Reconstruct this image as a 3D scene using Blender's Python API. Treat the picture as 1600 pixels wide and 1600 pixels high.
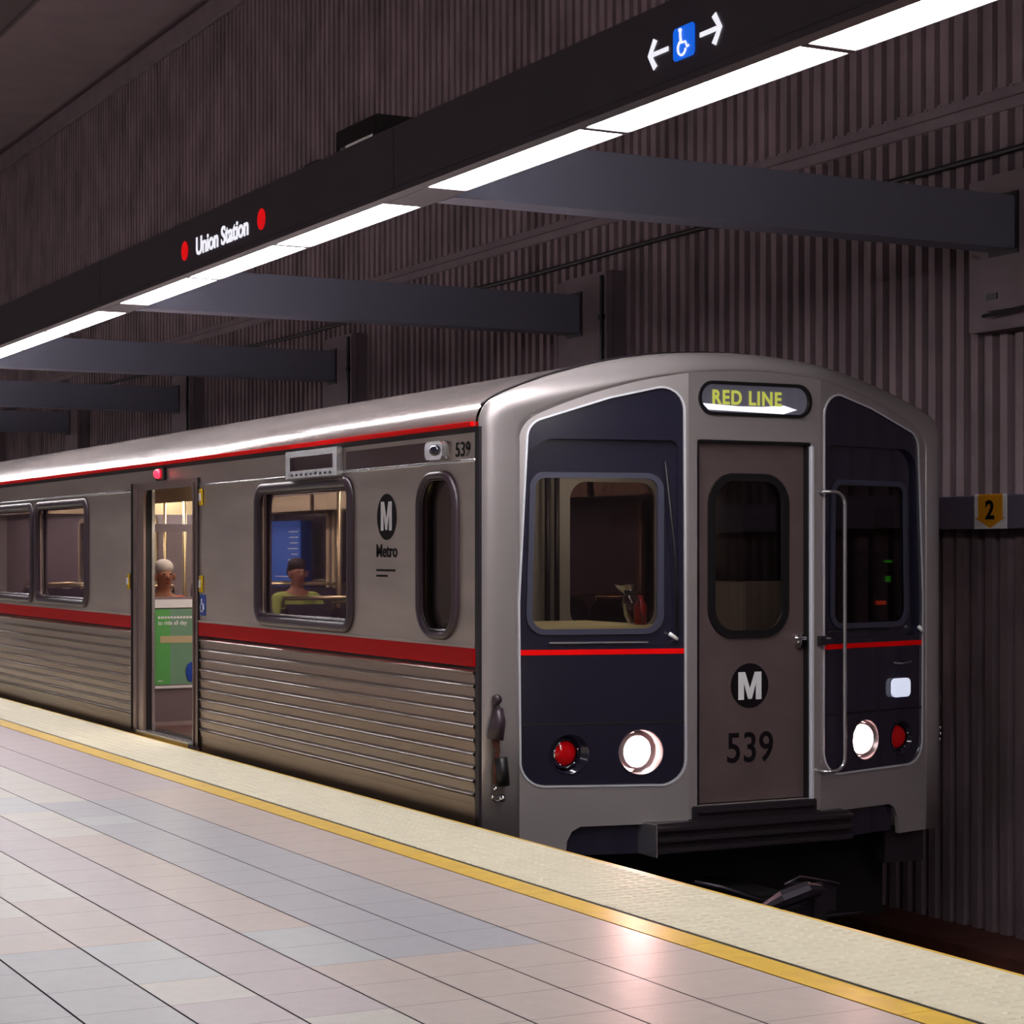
import bpy, bmesh, math, random
from mathutils import Vector, Matrix
random.seed(7)
for o in list(bpy.data.objects):
    bpy.data.objects.remove(o)
SC = bpy.context.scene
COL = SC.collection
PI = math.pi

# ---------------------------------------------------------------- camera, world, exposure
cam_d = bpy.data.cameras.new('camera')
cam_d.sensor_width = 36.0
cam_d.lens = 3137.0 / 1600.0 * 36.0
cam_d.shift_y = 62.0 / 1600.0
cam_d.clip_end = 200
cam = bpy.data.objects.new('camera', cam_d)
COL.objects.link(cam)
cam.location = (-4.67, -9.03, 1.40)
cam.rotation_euler = (PI / 2, 0, -math.atan2(1640, 3137))
SC.camera = cam
world = bpy.data.worlds.new('world')
SC.world = world
world.use_nodes = True
world.node_tree.nodes['Background'].inputs[0].default_value = (0.45, 0.40, 0.46, 1)
world.node_tree.nodes['Background'].inputs[1].default_value = 0.02
SC.view_settings.view_transform = 'Standard'
SC.view_settings.look = 'None'
SC.view_settings.gamma = 1
SC.view_settings.use_curve_mapping = False
SC.view_settings.exposure = 0.0
LAMP_DOWN = 41.0      # strength of the fluorescent diffusers
LAMP_UP = 14.0         # strength of the uplight tubes on top of the light beams
SALOON = 20.0          # strength of the lamps inside the carriage
HEAD = 150.0

# ---------------------------------------------------------------- materials
def lin(c):
    return tuple((x / 255 / 12.92 if x / 255 <= 0.04045 else ((x / 255 + 0.055) / 1.055) ** 2.4) for x in c) + (1.0,)

def mat(name, rgb, rough=0.5, metal=0.0, noise=0.0, nscale=8.0, bump=0.0, bscale=60.0, emit=None, es=0.0, spec=0.5,
        stretch=None, coat=0.0, rgb2=None):
    m = bpy.data.materials.new(name)
    m.use_nodes = True
    nt = m.node_tree
    b = nt.nodes['Principled BSDF']
    b.inputs['Base Color'].default_value = lin(rgb)
    b.inputs['Roughness'].default_value = rough
    b.inputs['Metallic'].default_value = metal
    b.inputs['Specular IOR Level'].default_value = spec
    b.inputs['Coat Weight'].default_value = coat
    tc = nt.nodes.new('ShaderNodeTexCoord')
    mp = nt.nodes.new('ShaderNodeMapping')
    nt.links.new(tc.outputs['Object'], mp.inputs['Vector'])
    if stretch:
        mp.inputs['Scale'].default_value = stretch
    if noise > 0:
        n = nt.nodes.new('ShaderNodeTexNoise')
        n.inputs['Scale'].default_value = nscale
        n.inputs['Detail'].default_value = 5
        nt.links.new(mp.outputs[0], n.inputs['Vector'])
        r = nt.nodes.new('ShaderNodeValToRGB')
        r.color_ramp.elements[0].position = 0.3
        r.color_ramp.elements[1].position = 0.7
        c = lin(rgb)
        d = lin(rgb2) if rgb2 else tuple(x * (1 - noise) for x in c[:3]) + (1,)
        e = c if rgb2 else tuple(min(1, x * (1 + noise * 0.5)) for x in c[:3]) + (1,)
        r.color_ramp.elements[0].color = d
        r.color_ramp.elements[1].color = e
        nt.links.new(n.outputs['Fac'], r.inputs[0])
        nt.links.new(r.outputs[0], b.inputs['Base Color'])
    if bump > 0:
        n2 = nt.nodes.new('ShaderNodeTexNoise')
        n2.inputs['Scale'].default_value = bscale
        n2.inputs['Detail'].default_value = 4
        nt.links.new(mp.outputs[0], n2.inputs['Vector'])
        bp = nt.nodes.new('ShaderNodeBump')
        bp.inputs['Strength'].default_value = bump
        bp.inputs['Distance'].default_value = 0.01
        nt.links.new(n2.outputs['Fac'], bp.inputs['Height'])
        nt.links.new(bp.outputs[0], b.inputs['Normal'])
    if emit:
        b.inputs['Emission Color'].default_value = lin(emit)
        b.inputs['Emission Strength'].default_value = es
    return m

def glass_mat(name, tint, refl=0.06, rough=0.02):
    m = bpy.data.materials.new(name)
    m.use_nodes = True
    nt = m.node_tree
    nt.nodes.clear()
    out = nt.nodes.new('ShaderNodeOutputMaterial')
    tr = nt.nodes.new('ShaderNodeBsdfTransparent')
    tr.inputs[0].default_value = tint + (1,)
    gl = nt.nodes.new('ShaderNodeBsdfGlossy')
    gl.inputs['Roughness'].default_value = rough
    mx = nt.nodes.new('ShaderNodeMixShader')
    lw = nt.nodes.new('ShaderNodeLayerWeight')
    lw.inputs[0].default_value = 0.35
    mul = nt.nodes.new('ShaderNodeMath')
    mul.operation = 'MULTIPLY_ADD'
    mul.inputs[1].default_value = 0.5
    mul.inputs[2].default_value = refl
    nt.links.new(lw.outputs['Fresnel'], mul.inputs[0])
    nt.links.new(mul.outputs[0], mx.inputs[0])
    nt.links.new(tr.outputs[0], mx.inputs[1])
    nt.links.new(gl.outputs[0], mx.inputs[2])
    nt.links.new(mx.outputs[0], out.inputs[0])
    return m

M = {}
M['steel'] = mat('brushed_steel', (190, 178, 170), 0.42, 0.72, noise=0.16, nscale=3.0, bump=0.05, bscale=6, stretch=(1, 0.35, 1.6))
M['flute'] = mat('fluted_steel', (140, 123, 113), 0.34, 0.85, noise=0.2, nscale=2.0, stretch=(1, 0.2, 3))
M['fluteglint'] = mat('flute_edge_highlight', (236, 230, 224), 0.3, 0.85)  # paler colour paints the highlight line along each flute
M['roof'] = mat('roof_steel', (190, 178, 176), 0.14, 0.6, noise=0.12, nscale=4, stretch=(1, 0.1, 1))
M['mask'] = mat('silver_paint', (172, 165, 165), 0.27, 0.5, noise=0.05, nscale=2)
M['door'] = mat('door_steel', (128, 110, 110), 0.42, 0.6, noise=0.1, nscale=5)
M['bright'] = mat('bright_metal', (215, 215, 218), 0.22, 0.9)
M['trimw'] = mat('highlight_edge_trim', (226, 228, 236), 0.25, 0.4)  # near-white base colour stands in for the highlight on these edges
M['jamb'] = mat('jamb_metal', (160, 140, 132), 0.3, 0.8)
M['black'] = mat('black_rubber', (14, 12, 15), 0.45)
M['gasket'] = mat('window_gasket', (58, 44, 53), 0.36)
M['dkpanel'] = mat('midnight_gloss_panel', (34, 32, 48), 0.13, 0.0, coat=0.3, spec=0.6)
M['dkgrey'] = mat('dark_grey_steel', (42, 36, 42), 0.5, 0.3)
M['red'] = mat('red_vinyl', (196, 0, 8), 0.5, spec=0.12)
M['redline'] = mat('red_reflective_line', (255, 0, 4), 0.5, spec=0.12)
M['white'] = mat('white_print', (235, 235, 238), 0.5)
M['signwhite'] = mat('lit_white_letters', (240, 240, 245), 0.5, emit=(240, 240, 250), es=0.9)
M['signred'] = mat('lit_red_dot', (220, 10, 15), 0.5, emit=(225, 8, 14), es=0.75)
M['signblue'] = mat('lit_blue_tile', (20, 110, 235), 0.5, emit=(15, 105, 240), es=0.7)
M['print'] = mat('black_print', (20, 15, 20), 0.6, spec=0.15)
M['brown'] = mat('brown_louver', (98, 76, 80), 0.5, 0.3)
M['seal'] = mat('gutter_black', (22, 20, 20), 0.5)
M['glass'] = glass_mat('side_glass', (0.76, 0.72, 0.77), 0.03)
M['dglass'] = glass_mat('door_glass', (0.62, 0.58, 0.57), 0.01)
M['pglass'] = glass_mat('partition_glass', (0.25, 0.2, 0.22), 0.02)
M['wglass'] = glass_mat('windscreen_glass', (0.78, 0.76, 0.74), 0.02)
M['lining'] = mat('cream_lining', (182, 176, 166), 0.6)
M['lining2'] = mat('brown_grey_lining', (122, 106, 112), 0.6)
M['carfloor'] = mat('carriage_floor', (98, 66, 64), 0.6, noise=0.2)
M['seat'] = mat('seat_fabric', (82, 66, 86), 0.8, noise=0.2, nscale=40)
M['seatred'] = mat('seat_insert_fabric', (150, 40, 52), 0.8)
M['sill'] = mat('cream_sill', (236, 222, 168), 0.5)
M['pole'] = mat('pole_metal', (220, 200, 160), 0.25, 0.8)
M['lamp'] = mat('lamp_diffuser', (240, 240, 250), 0.6, emit=(250, 245, 246), es=LAMP_DOWN)
M['uplamp'] = mat('uplight_tube', (240, 240, 250), 0.6, emit=(255, 232, 232), es=LAMP_UP)
M['carlamp'] = mat('carriage_lamp', (255, 240, 215), 0.6, emit=(255, 240, 228), es=SALOON)
M['cabfill'] = mat('cab_fill_lamp', (255, 245, 225), 0.6, emit=(255, 240, 226), es=6.5)  # glow of the fill lamps added inside the cab
M['head'] = mat('headlight_glow', (255, 240, 240), 0.4, emit=(255, 196, 190), es=HEAD)
M['chrome'] = mat('chrome', (225, 225, 228), 0.12, 1.0)
M['tub'] = mat('lamp_tub', (190, 180, 182), 0.3, 0.7)
M['redlens'] = mat('red_lens', (190, 6, 14), 0.12, coat=0.5, emit=(200, 0, 8), es=0.06)
M['whiteglow'] = mat('glowing_white', (225, 228, 240), 0.2, emit=(215, 222, 245), es=0.75)
M['housing'] = mat('light_beam_paint', (80, 74, 82), 0.5, 0.0, noise=0.08, nscale=2)
M['arm'] = mat('support_beam_paint', (112, 113, 130), 0.45, noise=0.08, nscale=2)
M['sign'] = mat('marker_band_paint', (104, 98, 118), 0.5, noise=0.05)
M['yellow'] = mat('marker_yellow', (235, 160, 12), 0.5)
M['conc'] = mat('ribbed_concrete', (118, 101, 106), 0.9, noise=0.38, nscale=2.3, bump=0.7, bscale=22, stretch=(1, 1, 0.6))
M['concs'] = mat('smooth_concrete', (108, 94, 99), 0.9, noise=0.15, nscale=3, bump=0.2, bscale=20)
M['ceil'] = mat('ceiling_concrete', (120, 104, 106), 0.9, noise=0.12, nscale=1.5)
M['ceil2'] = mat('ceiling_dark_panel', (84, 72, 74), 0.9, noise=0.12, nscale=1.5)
M['track'] = mat('trackbed_concrete', (42, 34, 34), 0.95, noise=0.3, nscale=4)
M['rust'] = mat('rusty_ledge', (92, 48, 36), 0.9, noise=0.3, nscale=4)
M['rail'] = mat('rail_steel', (90, 80, 78), 0.4, 0.8)
M['edge'] = mat('platform_edge_concrete', (190, 180, 160), 0.8)
M['tact'] = mat('cream_tactile', (194, 188, 164), 0.55, noise=0.05, nscale=6)
M['ystripe'] = mat('yellow_tile', (214, 176, 58), 0.4, noise=0.2, nscale=10, rgb2=(196, 158, 62))
M['grout'] = mat('dark_grout', (62, 50, 56), 0.9)
def tilemat(n, c):
    return mat(n, c, 0.36, 0, noise=0.05, nscale=14, bump=0.10, bscale=26, spec=0.45)
M['t_cream'] = tilemat('cream_granite', (184, 180, 172))
M['t_tan'] = tilemat('tan_granite', (179, 166, 159))
M['t_lilac'] = tilemat('lilac_granite', (172, 160, 164))
M['t_blue'] = tilemat('blue_grey_granite', (159, 160, 166))
M['t_light'] = tilemat('pale_blue_granite', (169, 174, 176))
M['t_grey'] = tilemat('grey_granite', (158, 160, 164))
M['green'] = mat('green_poster', (92, 176, 92), 0.5)
M['green2'] = mat('grey_green_poster', (116, 158, 132), 0.5)
M['blue'] = mat('blue_glow_panel', (40, 92, 170), 0.5, emit=(30, 85, 175), es=0.6)  # print given its own glow to show through the window
M['adbeige'] = mat('beige_panel', (196, 178, 140), 0.6)
M['skin'] = mat('skin', (178, 120, 96), 0.6)
M['hair'] = mat('dark_hair', (48, 30, 28), 0.7)
M['whitehair'] = mat('white_hair', (220, 212, 208), 0.8)
M['shirtg'] = mat('yellow_green_shirt', (176, 190, 96), 0.8)
M['shirtr'] = mat('red_orange_jacket', (190, 70, 46), 0.8)
M['trousers'] = mat('dark_trousers', (44, 42, 54), 0.8)
M['cap'] = mat('red_bottle', (190, 30, 34), 0.3)
M['bag'] = glass_mat('clear_plastic', (0.86, 0.85, 0.87), 0.12, 0.15)
M['led'] = mat('yellow_led', (226, 232, 110), 0.5, emit=(226, 236, 110), es=0.9)
M['dest'] = mat('destination_backing', (132, 130, 150), 0.25, emit=(150, 150, 175), es=0.30)
M['destglare'] = mat('destination_glare', (240, 244, 255), 0.3, emit=(235, 240, 255), es=2.0)  # glowing white stands in for reflected glare
M['gled'] = mat('green_led', (60, 200, 40), 0.4, emit=(60, 210, 30), es=3.0)
M['oled'] = mat('orange_led', (230, 80, 20), 0.4, emit=(235, 70, 20), es=3.5)
M['rled'] = mat('red_door_lamp', (255, 30, 50), 0.3, emit=(255, 30, 50), es=5.0)
M['reflect'] = mat('yellow_reflector', (220, 180, 20), 0.35)
M['ablue'] = mat('access_blue', (16, 70, 175), 0.5)
M['underf'] = mat('underframe_black', (16, 14, 16), 0.6, 0.2)
M['coupler'] = mat('coupler_steel', (58, 54, 62), 0.4, 0.7)

# ---------------------------------------------------------------- helpers
def link(name, me, m=None, parent=None, label=None):
    o = bpy.data.objects.new(name, me)
    COL.objects.link(o)
    if m is not None and len(me.materials) == 0:
        me.materials.append(M[m] if isinstance(m, str) else m)
    if parent is not None:
        o.parent = parent
        o.matrix_parent_inverse = parent.matrix_world.inverted() if False else Matrix.Identity(4)
    if label:
        o['label'] = label
    return o

def tag(o, label, cat, group=None):
    o['label'] = label
    o['category'] = cat
    if group:
        o['group'] = group
    return o

def thing(name, label, cat, loc=(0, 0, 0), group=None):
    o = bpy.data.objects.new(name, None)
    COL.objects.link(o)
    o.location = loc
    o.empty_display_size = 0.1
    return tag(o, label, cat, group)

def struct(o):
    o['kind'] = 'structure'
    return o

class MB:
    """collects shapes and links them as one mesh"""
    def __init__(s):
        s.v = []; s.f = []
    def box(s, x0, x1, y0, y1, z0, z1):
        n = len(s.v)
        s.v += [(x0, y0, z0), (x1, y0, z0), (x1, y1, z0), (x0, y1, z0), (x0, y0, z1), (x1, y0, z1), (x1, y1, z1), (x0, y1, z1)]
        s.f += [(n, n+3, n+2, n+1), (n+4, n+5, n+6, n+7), (n, n+1, n+5, n+4), (n+1, n+2, n+6, n+5), (n+2, n+3, n+7, n+6), (n+3, n, n+4, n+7)]
        return s
    def tube(s, pts, r, seg=10, caps=True):
        pts = [Vector(p) for p in pts]
        rs = r if isinstance(r, (list, tuple)) else [r] * len(pts)
        base = len(s.v)
        up = None
        for i, p in enumerate(pts):
            d = (pts[min(i+1, len(pts)-1)] - pts[max(i-1, 0)])
            if d.length < 1e-9:
                d = Vector((0, 0, 1))
            d.normalize()
            if up is None:
                up = Vector((0, 0, 1)) if abs(d.z) < 0.9 else Vector((1, 0, 0))
            a = d.cross(up).normalized(); b = a.cross(d).normalized(); up = b
            for k in range(seg):
                t = 2 * PI * k / seg
                s.v.append(tuple(p + a * math.cos(t) * rs[i] + b * math.sin(t) * rs[i]))
        for i in range(len(pts) - 1):
            for k in range(seg):
                s.f.append((base+i*seg+k, base+i*seg+(k+1) % seg, base+(i+1)*seg+(k+1) % seg, base+(i+1)*seg+k))
        if caps:
            s.f.append(tuple(base+k for k in range(seg))[::-1])
            s.f.append(tuple(base+(len(pts)-1)*seg+k for k in range(seg)))
        return s
    def sphere(s, c, r, nu=14, nv=9):
        rx, ry, rz = r if isinstance(r, (list, tuple)) else (r, r, r)
        b = len(s.v)
        for j in range(nv + 1):
            th = PI * j / nv
            for i in range(nu):
                ph = 2 * PI * i / nu
                s.v.append((c[0]+rx*math.sin(th)*math.cos(ph), c[1]+ry*math.sin(th)*math.sin(ph), c[2]+rz*math.cos(th)))
        for j in range(nv):
            for i in range(nu):
                s.f.append((b+j*nu+i, b+(j+1)*nu+i, b+(j+1)*nu+(i+1) % nu, b+j*nu+(i+1) % nu))
        return s
    def mesh(s, name, smooth=False, bevel=0.0):
        me = bpy.data.meshes.new(name)
        me.from_pydata(s.v, [], s.f)
        bm = bmesh.new(); bm.from_mesh(me)
        bmesh.ops.remove_doubles(bm, verts=bm.verts, dist=1e-6)
        if bevel > 0:
            bmesh.ops.bevel(bm, geom=[e for e in bm.edges], offset=bevel, segments=2, affect='EDGES', clamp_overlap=True)
        bmesh.ops.recalc_face_normals(bm, faces=bm.faces)
        bm.to_mesh(me); bm.free()
        if smooth:
            for p in me.polygons: p.use_smooth = True
        return me
    def build(s, name, m, parent=None, smooth=False, bevel=0.0, label=None):
        return link(name, s.mesh(name, smooth, bevel), m, parent, label)

def rpoly(pts, r, n=6):
    """rounded polygon; r a number or one per corner"""
    out = []
    N = len(pts)
    for i in range(N):
        p = Vector(pts[i]); a = Vector(pts[i-1]); b = Vector(pts[(i+1) % N])
        rr = r[i] if isinstance(r, (list, tuple)) else r
        if rr <= 0:
            out.append(tuple(p)); continue
        da = (a-p).normalized(); db = (b-p).normalized()
        ang = da.angle(db)
        if ang > PI - 0.02:
            out.append(tuple(p)); continue
        t = min(rr / math.tan(ang/2), 0.49*(a-p).length, 0.49*(b-p).length)
        rr = t * math.tan(ang/2)
        c = p + (da+db).normalized() * (rr / math.sin(ang/2))
        s0 = p + da*t - c; s1 = p + db*t - c
        for k in range(n+1):
            v = s0.lerp(s1, k/n)
            v = v.normalized() * rr
            # even spacing on the arc
            out.append(tuple(c + v))
    return out

def rrect(x0, x1, z0, z1, r, n=6):
    return rpoly([(x0, z0), (x1, z0), (x1, z1), (x0, z1)], r, n)

def inset(pts, d):
    """offset polygon inwards by d (counter-clockwise input), outwards if negative"""
    N = len(pts); out = []
    A = sum(pts[i-1][0]*pts[i][1]-pts[i][0]*pts[i-1][1] for i in range(N))
    sg = 1 if A > 0 else -1
    for i in range(N):
        p = Vector(pts[i]); a = Vector(pts[i-1]); b = Vector(pts[(i+1) % N])
        e1 = (p-a).normalized(); e2 = (b-p).normalized()
        n1 = Vector((-e1.y, e1.x))*sg; n2 = Vector((-e2.y, e2.x))*sg
        m = (n1+n2)
        if m.length < 1e-6:
            m = n1.copy()
        m.normalize()
        k = d / max(0.35, m.dot(n1))
        out.append((p.x+m.x*k, p.y+m.y*k))
    return out

def circ(cx, cz, r, n=32):
    return [(cx+r*math.cos(2*PI*i/n), cz+r*math.sin(2*PI*i/n)) for i in range(n)]

def plate_mesh(name, loops, th, fn):
    """flat plate with holes (first loop outer), thickness th; fn(u, v, w) -> xyz with w in 0..th"""
    cu = bpy.data.curves.new('tmp', 'CURVE')
    cu.dimensions = '2D'; cu.fill_mode = 'BOTH'; cu.extrude = th/2
    for lp in loops:
        sp = cu.splines.new('POLY')
        sp.points.add(len(lp)-1)
        for i, p in enumerate(lp):
            sp.points[i].co = (p[0], p[1], 0, 1)
        sp.use_cyclic_u = True
    ob = bpy.data.objects.new('tmp', cu)
    me = bpy.data.meshes.new_from_object(ob)
    me.name = name
    for v in me.vertices:
        v.co = fn(v.co.x, v.co.y, v.co.z + th/2)
    bm = bmesh.new(); bm.from_mesh(me)
    bmesh.ops.remove_doubles(bm, verts=bm.verts, dist=1e-5)
    bmesh.ops.recalc_face_normals(bm, faces=bm.faces)
    bm.to_mesh(me); bm.free()
    for p in me.polygons: p.use_smooth = False
    bpy.data.objects.remove(ob); bpy.data.curves.remove(cu)
    return me

def plate(name, loops, th, fn, m, parent=None, label=None):
    return link(name, plate_mesh(name, loops, th, fn), m, parent, label)

def text_mesh(body, size_h, width, fn, th=0.003, bold=0.02, spacing=1.0):
    """lettering as a mesh, centred on (0,0), scaled to a width and a height"""
    cu = bpy.data.curves.new('tmp', 'FONT')
    cu.body = body; cu.size = 1; cu.extrude = 0.01; cu.offset = bold; cu.space_character = spacing
    ob = bpy.data.objects.new('tmp', cu)
    me = bpy.data.meshes.new_from_object(ob)
    xs = [v.co.x for v in me.vertices]; ys = [v.co.y for v in me.vertices]
    x0, x1, y0, y1 = min(xs), max(xs), min(ys), max(ys)
    for v in me.vertices:
        u = (v.co.x-(x0+x1)/2)/(x1-x0)*width
        w = (v.co.y-(y0+y1)/2)/(y1-y0)*size_h
        v.co = fn(u, w, (v.co.z+0.01)/0.02*th)
    bm = bmesh.new(); bm.from_mesh(me)
    bmesh.ops.recalc_face_normals(bm, faces=bm.faces)
    bm.to_mesh(me); bm.free()
    bpy.data.objects.remove(ob); bpy.data.curves.remove(cu)
    return me

def loop_tube(name, pts, ru, rw, fn, m, seg=10):
    """rounded gasket following a closed outline; ru half width in the plane, rw half height out of it"""
    N = len(pts); b = MB()
    for i in range(N):
        p = Vector(pts[i]); d = (Vector(pts[(i+1) % N])-Vector(pts[i-1])).normalized(); n = Vector((-d.y, d.x))
        for k in range(seg):
            t = 2*PI*k/seg
            b.v.append(fn(p.x+n.x*ru*math.cos(t), p.y+n.y*ru*math.cos(t), rw*math.sin(t)))
    for i in range(N):
        for k in range(seg):
            b.f.append((i*seg+k, i*seg+(k+1) % seg, ((i+1) % N)*seg+(k+1) % seg, ((i+1) % N)*seg+k))
    return b.build(name, m, None, True)

def letter_m(w, h, fn, th=0.002):
    P = [(0, 0), (0, 1), (.29, 1), (.5, .40), (.71, 1), (1, 1), (1, 0), (.76, 0), (.76, .60), (.58, .02), (.42, .02), (.24, .60), (.24, 0)]
    return plate_mesh('letter', [[((x-.5)*w, (y-.5)*h) for x, y in P]], th, fn)

# frames: outward side is w = 0 pointing to the viewer; u runs left to right as read
def f_side(y, z, x=0.0):      # on the carriage side; reads towards -Y, outwards -X
    return lambda u, v, w: (x-w, y-u, z+v)
def f_front(x, z, y=0.0):     # on a wall facing -Y
    return lambda u, v, w: (x+u, y-w, z+v)
def abs_side(x0):             # u = world y, v = world z, w goes outwards from x0
    return lambda u, v, w: (x0-w, u, v)
def abs_far(x0):
    return lambda u, v, w: (x0+w, u, v)
XC = 1.53; SL = 0.262; W = 3.03; YS = 0.28
BL, BR = 1.11, 1.972
def Yf(x):
    return max(0.0, BL-x, x-BR)*SL
def abs_front(y0=0.0):        # u = world x, v = world z, follows the faceted face; w outwards
    return lambda u, v, w: (u, Yf(u)+y0-w, v)
def mir(pts):
    return [(3.092-x, z) for x, z in pts][::-1]

# ================================================================= SETTING
PE = -0.11          # platform edge
Y0, Y1 = -15.0, 34.0
XL = -10.5          # far platform edge (out of frame)

# platform body
pb = MB(); pb.box(XL, PE, Y0, Y1, -1.25, -0.006)
struct(pb.build('floor', 'grout'))
# tiles
cols = {'c': 't_cream', 't': 't_tan', 'l': 't_lilac', 'b': 't_blue', 'w': 't_light', 'g': 't_grey'}
keys = 'ctlbwg'
runs = {
    0: [(-99, 't'), (2.5, 'l')],
    1: [(-99, 't'), (-2.73, 'b'), (2.1, 'l')],
    2: [(-99, 't'), (-2.7, 'b'), (0.9, 'w'), (1.3, 'b'), (2.16, 'c'), (4.0, 'l'), (8, 't')],
    3: [(-99, 'g'), (-4.6, 't'), (-2.77, 'w'), (-1.98, 't'), (0.8, 'c'), (1.6, 'w'), (2.25, 'c'), (5, 'l')],
    4: [(-99, 'c'), (-3.39, 'l'), (3.2, 'c'), (5.5, 't')],
    5: [(-99, 'l'), (-3.05, 'c'), (-2.72, 'w'), (-2.04, 't'), (-0.9, 'c'), (2.6, 'l'), (4.5, 'b')],
    6: [(-99, 'g'), (-2.06, 't'), (-1.2, 'c'), (1.2, 'b')],
    7: [(-99, 'g'), (-1.2, 'b'), (0.5, 't')],
}
rows = [(-0.83, -1.24), (-1.24, -1.55)]
x = -1.55
while x > XL+0.3:
    rows.append((x, x-0.297)); x -= 0.297
tv, tf, tm = [], [], []
PIT = 0.342; OFFY = -0.32
ny0 = int((Y0-OFFY)/PIT)+1; ny1 = int((Y1-OFFY)/PIT)-1
for ri, (xa, xb) in enumerate(rows):
    cur, left = 'c', 0
    for k in range(ny0, ny1):
        ya = OFFY+k*PIT; ym = ya+PIT/2
        if ri in runs:
            for t, c in runs[ri]:
                if ym >= t: cur = c
            if ym > 8:
                cur = 'ctlbw'[(k//4+ri*2) % 5]
        else:
            if left <= 0:
                cur = random.choice(keys); left = random.randint(3, 9)
            left -= 1
        g = 0.0035; h = 0.0012
        n = len(tv)
        tv += [(xb+g, ya+h, 0), (xa-g, ya+h, 0), (xa-g, ya+PIT-h, 0), (xb+g, ya+PIT-h, 0)]
        tf.append((n, n+1, n+2, n+3)); tm.append(keys.index(cur))
me = bpy.data.meshes.new('floor_tiles'); me.from_pydata(tv, [], tf)
for k in keys: me.materials.append(M[cols[k]])
for i, p in enumerate(me.polygons): p.material_index = tm[i]
struct(link('floor', me))
# yellow strip
b = MB()
y = Y0
while y < Y1:
    b.box(-0.826, -0.690, y+0.003, min(y+1.2, Y1), -0.006, 0.001); y += 1.2
struct(b.build('trim_1', 'ystripe'))
b = MB(); b.box(-0.690, -0.674, Y0, Y1, -0.006, 0.0006)
struct(b.build('trim_2', 'black'))
# cream tactile strip with raised bars
b = MB()
y = -14.26
while y < Y1-3.5:
    b.box(-0.673, PE-0.012, y+0.0015, y+0.878, -0.01, 0.003); y += 0.88
yy = -8.6
while yy < 9.0:
    for j in range(8):
        xc = -0.645+j*0.0665
        n = len(b.v)
        a, c, h = 0.027, 0.014, 0.0045
        b.v += [(xc-a, yy-c, 0.003), (xc+a, yy-c, 0.003), (xc+a, yy+c, 0.003), (xc-a, yy+c, 0.003),
                (xc-a*.7, yy-c*.5, 0.003+h), (xc+a*.7, yy-c*.5, 0.003+h), (xc+a*.7, yy+c*.5, 0.003+h), (xc-a*.7, yy+c*.5, 0.003+h)]
        b.f += [(n, n+1, n+5, n+4), (n+1, n+2, n+6, n+5), (n+2, n+3, n+7, n+6), (n+3, n, n+4, n+7), (n+4, n+5, n+6, n+7)]
    yy += 0.06
struct(b.build('trim_3', 'tact'))
b = MB(); b.box(PE-0.012, PE+0.004, Y0, Y1, -0.05, 0.004)
struct(b.build('trim_4', 'ystripe'))
# trackway
b = MB(); b.box(PE-0.2, 4.6, Y0, Y1, -1.35, -1.22)
struct(b.build('floor', 'track'))
b = MB(); b.box(3.75, 4.28, Y0, Y1, -1.22, -1.10)
struct(b.build('baseboard_right', 'rust'))
# ribbed wall
WX = 4.23; RP = 0.144
def ribbed(name, z0, z1, xface, depth, duty, y0=Y0, y1=Y1, jit=0.004):
    b = MB(); prof = []
    y = y0
    while y < y1:
        j1 = random.uniform(-jit, jit); j2 = random.uniform(-jit, jit)
        wv = RP*duty
        prof += [(xface+depth, y), (xface+depth, y+RP-wv-0.012+j1), (xface+random.uniform(0, .006), y+RP-wv+j1), (xface+random.uniform(0, .006), y+RP-0.012+j2)]
        y += RP
    nz = 7
    for k in range(nz):
        z = z0+(z1-z0)*k/(nz-1)
        for px, py in prof:
            b.v.append((px+(random.uniform(-.002, .003) if 0 < k < nz-1 else 0), py+(random.uniform(-.003, .003) if 0 < k < nz-1 else 0), z))
    n = len(prof)
    for k in range(nz-1):
        for i in range(n-1):
            b.f.append((k*n+i, k*n+i+1, (k+1)*n+i+1, (k+1)*n+i))
    me = bpy.data.meshes.new(name); me.from_pydata(b.v, [], b.f)
    o = link(name, me, 'conc'); struct(o)
    return o
ribbed('wall_right', -1.25, 4.28, WX, 0.055, 0.58)
ribbed('wall_right', 4.42, 8.45, WX-0.02, 0.045, 0.66)
b = MB(); b.box(WX+0.054, WX+0.4, Y0, Y1, -1.35, 9.6); struct(b.build('wall_right', 'concs'))
# smooth ledge between the two ribbed bands
b = MB()
b.v = [(WX+0.06, Y0, 4.26), (WX-0.012, Y0, 4.275), (WX-0.03, Y0, 4.34), (WX-0.004, Y0, 4.36), (WX+0.002, Y0, 4.44), (WX+0.06, Y0, 4.44)]
b.v += [(x, Y1, z) for x, _, z in b.v]
b.f = [(i, (i+1) % 6, 6+(i+1) % 6, 6+i) for i in range(6)]
struct(b.build('trim_5', 'concs'))
b = MB(); b.box(WX-0.10, WX+0.06, Y0, Y1, 8.45, 8.72); b.box(WX-0.03, WX-0.02, Y0, Y1, 8.45, 8.70)
struct(b.build('trim_6', 'concs'))
# ceiling: light outer bay, darker lower bay towards the platform
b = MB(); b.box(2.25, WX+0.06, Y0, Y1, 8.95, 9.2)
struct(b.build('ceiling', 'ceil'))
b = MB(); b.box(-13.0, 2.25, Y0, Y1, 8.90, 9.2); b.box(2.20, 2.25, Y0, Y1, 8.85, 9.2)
struct(b.build('ceiling', 'ceil2'))
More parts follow.
